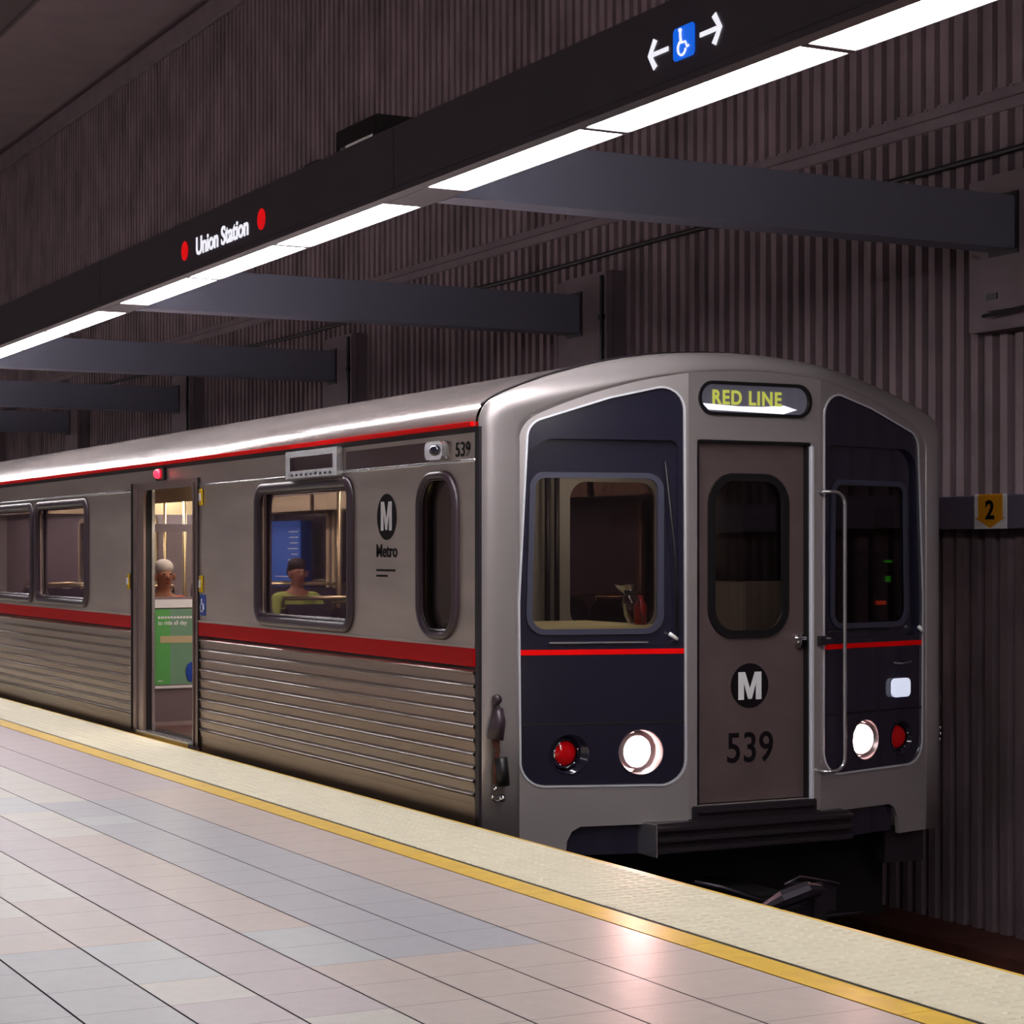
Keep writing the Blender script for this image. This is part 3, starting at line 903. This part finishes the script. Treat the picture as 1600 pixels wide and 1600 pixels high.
# dark screen panels with windscreen opening
win_l = rpoly([(0.262, 0.963), (0.992, 0.963), (0.992, 1.818), (0.285, 1.818)], [.10, .10, .09, .08], 8)
def screen(mirror):
    f = mir if mirror else (lambda p: p)
    lab = 'midnight blue screen panel %s of the front door' % ('right' if mirror else 'left')
    lamps_c = [(0.478, 0.338, 0.100), (0.856, 0.340, 0.116)] if not mirror else [(3.092-2.685, 0.330, 0.092), (3.092-2.362, 0.338, 0.110)]
    wl = win_l if not mirror else rpoly([(2.085, 0.968), (2.775, 0.968), (2.760, 1.805), (2.095, 1.805)], [.09, .10, .08, .08], 8)
    lh_ = [circ(cx, cz, r, 36) for cx, cz, r in lamps_c]
    p = part(plate('screen_panel', [inset(f(hole_pan), 0.004), inset(f(win_l), .012)]+[f(h) for h in lh_], 0.03,
                   lambda u, v, w: (u, Yf(u)+.036-w, v), 'dkpanel', None, lab)) if False else None
    rec = rpoly([(0.246, 0.915), (1.060, 0.915), (1.060, 1.992), (0.272, 1.992)], [.06, .06, .05, .13], 8)
    p = part(plate('screen_panel', [inset(f(hole_pan), 0.004), f(rec)]+[f(h) for h in lh_], 0.03,
                   lambda u, v, w: (u, Yf(u)+.036-w, v), 'dkpanel', None, lab))
    part(plate('screen_recess', [inset(f(rec), -.01), inset(wl, .012)], 0.02, lambda u, v, w: (u, Yf(u)+.055-w, v), 'dkpanel'), p)
    # bright lip round the panel
    part(plate('panel_lip', [inset(f(hole_pan), -.008), inset(f(hole_pan), .002)], 0.008, lambda u, v, w: (u, Yf(u)+.002-w, v), 'trimw'), p)
    part(plate('windscreen_gasket', [wl, inset(wl, .030)], 0.020, lambda u, v, w: (u, Yf(u)+.044-w, v), mat_gk, None), p)
    part(plate('windscreen', [inset(wl, .02)], 0.006, lambda u, v, w: (u, Yf(u)+.046-w, v), 'wglass' if not mirror else 'pglass', None), p)  # darker tint on the right pane imitates an unlit cab
    b = MB()
    x0, x1 = (0.222, 1.09)
    q = sorted((x0, x1) if not mirror else (3.092-x0, 3.092-x1))
    part(plate('red_line', [[(q[0], 0.858), (q[1], 0.858), (q[1], 0.886), (q[0], 0.886)]], 0.002, lambda u, v, w: (u, Yf(u)+.0055-w, v), 'redline'), p)
    part(plate('panel_seam', [[(q[0], 0.490), (q[1], 0.490), (q[1], 0.500), (q[0], 0.500)]], 0.002, lambda u, v, w: (u, Yf(u)+.0062-w, v), 'black'), p)
    for j, (cx, cz, r) in enumerate(lamps_c):
        X_ = 3.092-cx if mirror else cx
        yb = Yf(X_)
        red = j == 0
        nm = 'tail_lamp' if red else 'headlight'
        b = MB()
        ring = lambda rr, yo: [(X_+rr*math.cos(2*PI*i/36), Yf(X_+rr*math.cos(2*PI*i/36))+yo, cz+rr*math.sin(2*PI*i/36)) for i in range(36)]
        tub = [ring(r+.004, 0.0), ring(r, 0.0), ring(r-.006, 0.085), ring(0.002, 0.088)]
        for rg in tub: b.v += rg
        for k in range(3):
            for i in range(36):
                b.f.append((k*36+i, k*36+(i+1) % 36, (k+1)*36+(i+1) % 36, (k+1)*36+i))
        hb = part(b.build(nm, 'dkpanel' if red else 'tub', None, True, 0, ('red tail lamp in a round tub' if red else 'glowing round headlight')+(' right' if mirror else ' left')+' of the front door'), T)
        b = MB()
        lr = 0.066 if red else 0.082
        bx = X_ - (SL if not mirror else -SL)*0.0
        b.tube([(bx, yb+.084, cz), (bx, yb+.045, cz)], [lr+.016, lr+.012], 28, False)
        b.tube([(bx, yb+.045, cz), (bx, yb+.038, cz)], [lr+.012, lr+.001], 28, False)
        part(b.build('bezel', 'chrome' if red else 'tub', None, True), hb)
        b = MB(); b.sphere((bx, yb+.055, cz), (lr, 0.028 if red else 0.012, lr), 28, 10)
        part(b.build('lens', 'redlens' if red else 'head', None, True), hb)
        if red:
            b = MB()
            for t in (0.3, 2.3, 4.1, 5.4):
                b.sphere((bx+(lr+.003)*math.cos(t), yb+.030, cz+(lr+.003)*math.sin(t)), 0.006, 8, 6)
            part(b.build('lens_screw', 'chrome', None, True), hb)
    return p
mat_gk = mat('grey_blue_gasket', (62, 62, 80), 0.3)
scrL = screen(False)
scrR = screen(True)
# thin light strip under the left windscreen and a wiper pivot on either side
b = MB(); b.box(0.37, 0.89, -0.0, 0.012, 0.918, 0.926)
for v_i, v in enumerate(b.v): b.v[v_i] = (v[0], Yf(v[0])+v[1]-.008, v[2])
part(b.build('sill_strip', 'bright'), scrL)
for s_, pa in ((0, scrL), (1, scrR)):
    def mx(x): return 2*XC-x if s_ else x
    b = MB()
    pts = [(mx(1.0) if not s_ else 2.83, 0.965), ((1.045) if not s_ else 2.865, 0.935)]
    b.tube([(x, Yf(x)-.012, z) for x, z in pts], 0.011, 8)
    part(b.build('wiper_pivot', 'white', None, True), pa)
    b = MB()
    pts = [(mx(1.045), 0.93), (mx(1.035), 1.35), (mx(0.98), 1.88)] if not s_ else [(2.03, 0.955), (2.3, 0.962), (2.55, 0.958)]
    b.tube([(x, Yf(x)-.014, z) for x, z in pts], 0.006, 6)
    part(b.build('wiper_arm', 'black', None, True), pa)
b = MB(); b.tube([(x, Yf(x)-.012, z) for x, z in ((2.60, 0.765), (2.67, 0.757), (2.76, 0.765))], 0.005, 6)
part(b.build('wiper_park', 'bright', None, True), scrR)
mkp = rrect(2.585, 2.745, 0.565, 0.672, .03)
part(plate('glowing_plate', [mkp], 0.02, lambda u, v, w: (u, Yf(u)+.0-w, v), 'whiteglow', None, 'small glowing white plate on the right panel'), scrR)  # flat white plate with its own glow
# destination sign
sg = part(plate('destination_sign', [inset(pill, -.004), inset(pill, .014)], 0.02, lambda u, v, w: (u, 0.010-w, v), 'black', None, 'lit destination sign reading RED LINE over the front door'))
part(plate('sign_backing', [inset(pill, .008)], 0.004, lambda u, v, w: (u, 0.026-w, v), 'dest'), sg)
part(link('sign_lettering', text_mesh('RED LINE', 0.078, 0.45, f_front(1.50, 2.232, 0.020), 0.002, 0.03, 1.15), 'led', None, 'yellow dot lettering'), sg)
low = [(1.212, 2.196), (1.25, 2.162), (1.74, 2.152), (1.83, 2.178), (1.74, 2.200), (1.60, 2.188), (1.45, 2.186)]
part(plate('sign_glare', [low[::1]], 0.001, lambda u, v, w: (u, 0.0215-w, v), 'destglare'), sg)  # glare on the sign glass, drawn as a glowing patch
part(plate('sign_glass', [inset(pill, .010)], 0.003, lambda u, v, w: (u, 0.013-w, v), 'wglass'), sg)
# front door
dwin = rrect(1.268, 1.768, 0.945, 1.812, .15, 8)
dl = part(plate('front_door', [[(1.176, 0.05), (1.885, 0.05), (1.885, 1.985), (1.176, 1.985)], dwin], 0.035, lambda u, v, w: (u, 0.075-w, v), 'door', None, 'recessed steel end door with window, emblem and 539'))
part(plate('door_gasket', [inset(dwin, -.012), inset(dwin, .030)], 0.022, lambda u, v, w: (u, 0.046-w, v), 'black'), dl)
part(plate('door_window', [inset(dwin, .02)], 0.006, lambda u, v, w: (u, 0.062-w, v), 'dglass'), dl)
b = MB(); b.box(1.165, 1.178, 0.0, 0.08, 0.045, 1.993); b.box(1.172, 1.905, 0.0, 0.08, 1.986, 2.0); b.box(1.886, 1.905, 0.005, 0.08, 0.045, 1.99)
part(b.build('door_surround', 'black'), dl)
b = MB(); b.box(1.897, 1.925, -0.014, 0.03, 0.0, 1.985)
part(b.build('door_post', 'trimw', None, False, 0.008, 'bright upright post at the right of the front door'), dl)
em = part(plate('emblem', [circ(1.528, 0.672, 0.122)], 0.003, lambda u, v, w: (u, 0.040-w, v), 'print', None, 'black round emblem with white letter M'), dl)
o = link('emblem_letter', letter_m(0.150, 0.150, f_front(1.528, 0.672, 0.037)), 'white'); o.parent = dl
part(link('front_number', text_mesh('539', 0.165, 0.30, f_front(1.532, 0.338, 0.040), 0.002, 0.012, 1.05), 'print', None, 'large black 539 on the front door'), dl)
b = MB(); b.tube([(1.86, 0.04, 0.925), (1.86, -0.01, 0.925), (1.79, -0.012, 0.927)], 0.011, 8); b.box(1.835, 1.875, 0.02, 0.042, 0.87, 0.945)
part(b.build('door_handle', 'chrome', None, True), dl)
b = MB(); b.box(1.13, 1.93, -0.03, 0.08, -0.035, 0.042); b.box(1.15, 1.90, -0.05, 0.0, 0.005, 0.02)
part(b.build('door_step', 'dkgrey', None, False, 0.006))
# handrail right of the door
def hr():
    pts = [(1.965, -0.0, 1.73), (1.965, -0.05, 1.73)]
    import math as m
    c = []
    for i in range(7):
        t = PI/2*i/6
        c.append((2.03+0.07*m.sin(t), -0.05, 1.66+0.07*m.cos(t)))
    c2 = []
    for i in range(7):
        t = PI/2*i/6
        c2.append((2.03+0.07*m.cos(t), -0.05, 0.26-0.07*m.sin(t)))
    return pts+c+c2+[(1.965, -0.05, 0.19), (1.965, 0.0, 0.19)]
b = MB(); b.tube(hr(), 0.011, 8)
part(b.build('handrail', 'bright', None, True, 0, 'long slim handrail right of the front door'))
b = MB(); b.box(1.95, 2.0, -0.03, 0.01, 0.885, 0.935); b.tube([(1.975, 0, 0.92), (2.01, -0.05, 0.92)], 0.008, 6)
part(b.build('rail_bracket', 'dkgrey'))
# anticlimber bumper with three ribs
b = MB(); b.box(0.866, 2.136, -0.06, 0.10, -0.19, -0.03)
bp = part(b.build('bumper', 'dkgrey', None, False, 0.008, 'dark ribbed bumper beam below the front door'))
for k in range(3):
    b = MB(); b.box(0.866, 2.136, -0.09, -0.06, -0.185+k*0.057, -0.158+k*0.057)
    part(b.build('bumper_rib', 'dkgrey', None, False, 0.006), bp)
for xa, xb in ((0.44, 0.92), (2.10, 2.62)):
    part(plate('skirt_plate', [[(xa, -0.20), (xb, -0.20), (xb, 0.0), (xa, 0.0)]], 0.02, lambda u, v, w: (u, Yf(u)+.055-w, v), 'dkpanel'))
b = MB(); b.box(0.857, 0.865, -0.085, 0.12, -0.20, -0.03)
part(b.build('skirt_edge', 'bright'))
b = MB(); b.box(2.62, 2.90, 0.26, 0.34, -0.40, -0.2)
part(b.build('step_guard', 'dkgrey'))
# cable receptacle hanging at the corner
jx, jy = 0.065, 0.155
def cp(x): return 0.28+(Yf(0.217)-0.28)*math.sin(math.acos(max(0, 1-x/0.217)))
b = MB()
b.sphere((0.075, cp(.075)-.03, 0.635), 0.028); b.tube([(0.075, cp(.075)-.02, 0.61), (0.085, cp(.08)-.035, 0.57)], 0.015, 8)
b.tube([(0.085, cp(.08)-.035, 0.59), (0.075, cp(.075)-.045, 0.53), (0.06, cp(.06)-.045, 0.43)], [.022, .040, .044], 12)
jr = part(b.build('jumper_cable', 'gasket', None, True, 0, 'brown and black jumper cable plug hanging on the left corner'))
b = MB(); b.tube([(0.06, cp(.06)-.045, 0.43), (0.075, cp(.07)-.04, 0.37), (0.062, cp(.06)-.04, 0.28), (0.068, cp(.06)-.04, 0.20)], [.02, .014, .012, .014], 8)
part(b.build('cable_strap', 'rust', None, True), jr)
b = MB(); b.tube([(0.088, cp(.09)-.045, 0.335), (0.100, cp(.1)-.045, 0.19)], [.034, .038], 10)
part(b.build('plug_body', 'black', None, True), jr)
b = MB(); b.sphere((0.062, cp(.06)-.045, 0.175), 0.014); b.sphere((0.095, cp(.09)-.05, 0.125), 0.022)
b.tube([(0.068+.03*math.cos(t), cp(.07)-.05, 0.14+.03*math.sin(t)) for t in [PI+PI*i/8 for i in range(9)]], 0.007, 6)
part(b.build('ring_bolt', 'chrome', None, True), jr)
# chain on the far corner
b = MB()
for k in range(9):
    t = k/8
    b.sphere((3.045+0.05*math.sin(PI*t), 0.34, 0.46-0.28*t), (.007, .007, .014), 8, 6)
b.tube([(3.04, 0.33, 1.1), (3.04, 0.33, 0.60), (3.08, 0.33, 0.55), (3.09, 0.33, 0.48)], 0.005, 6)
part(b.build('jumper_chain', 'chrome', None, True, 0, 'thin chain on the far corner of the cab'))
# coupler
cz0 = -0.50
b = MB(); b.box(1.42, 1.66, -0.20, 0.5, cz0-.12, cz0+.07)
cr = part(b.build('coupler', 'underf', None, False, 0.02, 'dark coupler under the front bumper'))
b = MB()
b.box(1.60, 1.68, -0.45, -0.20, cz0-.18, cz0+.13); b.box(1.36, 1.68, -0.42, -0.20, cz0-.02, cz0+.03); b.box(1.66, 1.84, -0.32, -0.28, cz0-.02, cz0+.135)
b.tube([(1.30, -0.35, cz0+.02), (1.42, -0.42, cz0+.09), (1.55, -0.45, cz0+.13), (1.66, -0.42, cz0+.12)], [.02, .05, .05, .03], 10)
part(b.build('coupler_head', 'coupler', None, False), cr)
b = MB()
b.tube([(1.00, -0.2, cz0+.14), (1.12, -0.25, cz0+.11), (1.32, -0.35, cz0+.03)], 0.012, 8)
b.tube([(1.05, -0.15, cz0+.17), (1.18, -0.22, cz0+.14), (1.36, -0.35, cz0+.07)], 0.012, 8)
b.tube([(1.45, -0.40, cz0+.16), (1.56, -0.38, cz0+.19), (1.74, -0.35, cz0+.15), (1.86, -0.32, cz0+.12)], 0.009, 8)
b.tube([(1.66, -0.4, cz0-.03), (1.80, -0.36, cz0-.035), (2.02, -0.3, cz0-.05)], 0.009, 8)
b.tube([(1.40, -0.45, cz0-.04), (1.52, -0.47, cz0-.04), (1.54, -0.47, cz0-.12), (1.46, -0.47, cz0-.15)], 0.010, 8)
part(b.build('coupler_hose', 'coupler', None, True), cr)

# ---- saloon interior
def seat_pair(y, x0, x1, face):
    b = MB()
    b.box(x0, x1, y-.22, y+.22, 0.38, 0.46); b.box(x0+.05, x1-.05, y-.15, y+.15, 0.02, 0.38)
    yb = y+.22*face
    s = part(b.build('seat_bench', 'seat', None, False, 0.02))
    w_ = (x1-x0)/2
    for k in range(2):
        b = MB(); b.box(x0+k*w_+.015, x0+(k+1)*w_-.015, min(yb, yb+.07*face), max(yb, yb+.07*face), 0.44, 1.05)
        part(b.build('seat_back', 'seat', None, False, 0.03), s)
    b = MB(); b.tube([(x0+.03, yb+.04*face, 1.03), (x0+.03, yb+.04*face, 1.09), (x1-.03, yb+.04*face, 1.09), (x1-.03, yb+.04*face, 1.03)], 0.014, 8)
    part(b.build('grab_rail', 'pole', None, True), s)
for y in (2.35, 3.2, 4.05):
    seat_pair(y, 2.02, 2.94, 1)
for y in (2.35, 3.2):
    seat_pair(y, 0.12, 1.02, 1)
for y in (8.7, 9.55, 10.4, 11.25):
    seat_pair(y, 2.02, 2.94, 1 if y < 9 else -1)
for y in (8.1, 8.95, 9.8, 10.65):
    seat_pair(y, 0.12, 1.02, 1 if y < 9 else -1)
for (x, y) in ((1.14, 2.6), (1.92, 4.4), (1.14, 4.55), (1.53, 5.5), (1.14, 6.6), (1.92, 6.75), (1.14, 8.5), (1.92, 9.1), (1.14, 10.3), (1.92, 11.5)):
    b = MB(); b.tube([(x, y, 0.02), (x, y, 2.09)], 0.018, 10)
    part(b.build('grab_pole', 'pole', None, True))
for x in (1.14, 1.92):
    b = MB(); b.tube([(x, 1.9, 1.93), (x, 12.0, 1.93)], 0.016, 8)
    part(b.build('ceiling_rail', 'pole', None, True))
# windscreen partitions next to the open door
def draught(yp, ad):
    g = part(plate('draught_screen', [[(0.10, 0.05), (0.98, 0.05), (0.98, 1.62), (0.10, 1.62)], rrect(0.16, 0.92, 1.04, 1.56, .05)], 0.03, lambda u, v, w: (u, yp+.03-w, v), 'lining2'))
    part(plate('screen_glass', [rrect(0.15, 0.93, 1.03, 1.57, .05)], 0.006, lambda u, v, w: (u, yp+.02-w, v), 'wglass'), g)
    b = MB(); b.tube([(0.10, yp+.01, 1.0), (1.0, yp+.01, 1.0)], 0.022, 8); b.tube([(1.0, yp+.01, 0.02), (1.0, yp+.01, 2.05)], 0.018, 8)
    part(b.build('screen_rail', 'pole', None, True), g)
    b = MB(); b.box(0.10, 0.98, yp-.012, yp, 0.955, 1.02); part(b.build('screen_band', 'white'), g)
    if ad:
        p = plate('green_poster', [[(0.19, 0.345), (0.92, 0.345), (0.92, 0.945), (0.19, 0.945)]], 0.004, lambda u, v, w: (u, yp-.002-w, v), 'green2', None, 'green advertising poster with white text inside the doorway'); p.parent = g
        b = MB(); b.box(0.19, 0.315, yp-.009, yp-.0065, 0.345, 0.945); o = b.build('poster_band', 'green'); o.parent = g
        o = link('poster_text', text_mesh('to ride all day', 0.045, 0.24, f_front(0.335, 0.83, yp-.009), 0.001, 0.02), 'white'); o.parent = g
        b = MB()
        for k in range(11): b.box(0.215+k*.026, 0.235+k*.026, yp-.010, yp-.008, 0.868, 0.886)
        b.box(0.215, 0.255, yp-.010, yp-.008, 0.37, 0.378); b.box(0.19, 0.92, yp-.02, yp, 0.315, 0.335)
        o = b.build('poster_print', 'white'); o.parent = g
        b = MB(); b.sphere((0.49, yp-.012, 0.44), (0.045, 0.006, 0.08)); o = b.build('poster_figure', 'ablue'); o.parent = g
        b = MB(); b.box(0.235, 0.6, yp-.0095, yp-.008, 0.675, 0.73); o = b.build('poster_picture', 'adbeige'); o.parent = g
draught(6.38, True)
# ad strips, header and lit panels under the saloon ceiling
for (x, s_) in ((0.43, 1), (W-0.43, -1)):
    for (y0, y1) in ((1.9, 3.6), (3.7, 5.4), (5.5, 7.2), (7.3, 9.0), (9.1, 10.8), (10.9, 12.6)):
        b = MB(); b.box(min(x-.012*s_, x), max(x-.012*s_, x), y0, y1, 1.80, 1.955)
        part(b.build('ceiling_advert', 'adbeige'))
b = MB(); b.box(W-0.10, W-0.088, 10.2, 11.5, 0.86, 1.72)  # stands in for a poster reflected in the window
bl = part(b.build('blue_glow_panel', 'blue', label='glowing blue panel with white text on the far inner wall, standing in for a reflected poster'))
b = MB()
for k in range(12):
    z = 1.60-k*.058
    b.box(W-0.104, W-0.101, 10.25, 10.25+(.28 if k < 8 else .75)*random.uniform(.6, 1), z, z+.012)
part(b.build('poster_text', 'white'), bl)
b = MB(); b.box(0.45, 2.6, 11.9, 11.93, 1.80, 2.06)
hd = part(b.build('header_panel', 'adbeige'))
b = MB(); b.box(0.9, 1.3, 11.89, 11.899, 1.9, 1.97); part(b.build('red_notice', 'red'), hd)

# ================================================================= PEOPLE
def skin_body(name, joints, edges, m, label, cat='person'):
    me = bpy.data.meshes.new(name)
    me.from_pydata([j[0] for j in joints], edges, [])
    o = bpy.data.objects.new(name, me); COL.objects.link(o)
    me.materials.append(M[m])
    md = o.modifiers.new('Skin', 'SKIN'); md.use_smooth_shade = True
    for i, j in enumerate(joints):
        r = j[1]; me.skin_vertices[0].data[i].radius = (r, r) if not isinstance(r, tuple) else r
    me.skin_vertices[0].data[0].use_root = True
    s = o.modifiers.new('Sub', 'SUBSURF'); s.levels = 2; s.render_levels = 2
    o['label'] = label; o['category'] = cat
    return o
def seated(x, y, face, shirt, hair, label, z0=0.56, skinm='skin'):
    """seated figure, pelvis at (x,y), facing face (+1 = +Y)"""
    f = face
    J = [((x, y, z0), (.15, .12)), ((x, y+.01*f, z0+.18), (.14, .10)), ((x, y+.02*f, z0+.36), (.16, .10)), ((x, y+.02*f, z0+.47), (.06, .06)), ((x, y+.03*f, z0+.53), (.05, .055)),
         ((x, y+.05*f, z0+.62), (.075, .09)), ((x, y+.05*f, z0+.70), (.07, .085)),
         ((x-.20, y+.0, z0+.42), .055), ((x-.25, y+.06*f, z0+.18), .042), ((x-.17, y+.26*f, z0+.08), .033), ((x-.12, y+.34*f, z0+.07), .03),
         ((x+.20, y+.0, z0+.42), .055), ((x+.25, y+.06*f, z0+.18), .042), ((x+.17, y+.26*f, z0+.08), .033), ((x+.12, y+.34*f, z0+.07), .03),
         ((x-.10, y+.10*f, z0-.02), .085), ((x-.11, y+.42*f, z0-.03), .062), ((x-.11, y+.44*f, z0-.42), .042), ((x-.11, y+.54*f, z0-.49), .035),
         ((x+.10, y+.10*f, z0-.02), .085), ((x+.11, y+.42*f, z0-.03), .062), ((x+.11, y+.44*f, z0-.42), .042), ((x+.11, y+.54*f, z0-.49), .035)]
    E = [(0, 1), (1, 2), (2, 3), (3, 4), (4, 5), (5, 6), (2, 7), (7, 8), (8, 9), (9, 10), (2, 11), (11, 12), (12, 13), (13, 14), (0, 15), (15, 16), (16, 17), (17, 18), (0, 19), (19, 20), (20, 21), (21, 22)]
    body = skin_body('person', J, E, skinm, label)
    def worn(nm, idx, ed, m, grow):
        JJ = [(J[i][0], tuple(r+grow for r in (J[i][1] if isinstance(J[i][1], tuple) else (J[i][1],)*2))) for i in idx]
        me = bpy.data.meshes.new(nm); me.from_pydata([j[0] for j in JJ], ed, [])
        o = bpy.data.objects.new(nm, me); COL.objects.link(o); me.materials.append(M[m])
        md = o.modifiers.new('Skin', 'SKIN'); md.use_smooth_shade = True
        for i, j in enumerate(JJ): me.skin_vertices[0].data[i].radius = j[1]
        me.skin_vertices[0].data[0].use_root = True
        s = o.modifiers.new('Sub', 'SUBSURF'); s.levels = 2; s.render_levels = 2
        o.parent = body
    worn('shirt', [1, 0, 2, 3, 7, 8, 9, 11, 12, 13], [(0, 1), (0, 2), (2, 3), (2, 4), (4, 5), (5, 6), (2, 7), (7, 8), (8, 9)], shirt, .012)
    worn('trousers', [0, 15, 16, 17, 19, 20, 21], [(0, 1), (1, 2), (2, 3), (0, 4), (4, 5), (5, 6)], 'trousers', .014)
    b = MB(); b.sphere((x, y+.02*f, z0+.715), (.086, .10, .072)); b.sphere((x, y-.03*f, z0+.66), (.083, .07, .09))
    h = b.build('hair', hair, None, True); h.parent = body
    for s_ in (-1, 1):
        b = MB(); b.sphere((x+.085*s_, y+.05*f, z0+.63), (.012, .022, .032), 10, 6); e = b.build('ear', skinm, None, True); e.parent = body
        b = MB(); b.sphere((x+.03*s_, y+.135*f, z0+.655), (.012, .008, .007), 8, 6); e = b.build('eye', 'print', None, True); e.parent = body
        hx, hy, hz = x+.12*s_, y+.34*f, z0+.07
        for k in range(4):
            b = MB(); b.tube([(hx+(k-1.5)*.018, hy, hz+.005), (hx+(k-1.5)*.018, hy+(.05-.004*abs(k-1.5))*f, hz), (hx+(k-1.5)*.018, hy+.075*f, hz-.025)], [.009, .008, .006], 6)
            e = b.build('finger', skinm, None, True); e.parent = body
        b = MB(); b.tube([(hx-.03*s_, hy-.02*f, hz), (hx-.05*s_, hy+.03*f, hz-.005)], [.010, .008], 6); e = b.build('thumb', skinm, None, True); e.parent = body
    b = MB(); b.tube([(x, y+.13*f, z0+.65), (x, y+.16*f, z0+.615)], [.008, .015], 8); e = b.build('nose', skinm, None, True); e.parent = body
    b = MB(); b.sphere((x, y+.135*f, z0+.575), (.025, .008, .006), 10, 6); e = b.build('mouth', 'seatred', None, True); e.parent = body
    return body
seated(2.24, 8.55, -1, 'shirtg', 'hair', 'seated person in yellow green shirt seen through the large side window')
seated(0.76, 7.95, -1, 'shirtr', 'whitehair', 'seated white haired person in red jacket seen through the open doorway', 0.55)

# ================================================================= BAG ON THE CAB DESK
bg = thing('plastic_bag', 'clear plastic bag around a red bottle on the cab sill', 'bag', (1.03, 0.36, 1.001))
b = MB(); b.tube([(1.03, 0.36, 1.002), (1.03, 0.36, 1.11), (1.03, 0.36, 1.135), (1.03, 0.36, 1.16)], [.034, .034, .018, .016], 16)
ch(b.build('bottle', 'cap', None, True), bg)
b = MB()
n0 = 18
prof_b = [(.05, 0.968), (.062, 1.02), (.058, 1.08), (.045, 1.12), (.03, 1.135), (.055, 1.165), (.075, 1.185)]
for r_, z_ in prof_b:
    for i in range(n0):
        t = 2*PI*i/n0; q = 1+random.uniform(-.16, .16)
        b.v.append((1.02+r_*q*math.cos(t)-(z_-.967)*.3, 0.37+r_*q*math.sin(t)*.8, z_+.035+random.uniform(-.006, .006)))
for k in range(len(prof_b)-1):
    for i in range(n0):
        b.f.append((k*n0+i, k*n0+(i+1) % n0, (k+1)*n0+(i+1) % n0, (k+1)*n0+i))
ch(b.build('film', 'bag', None, True), bg)
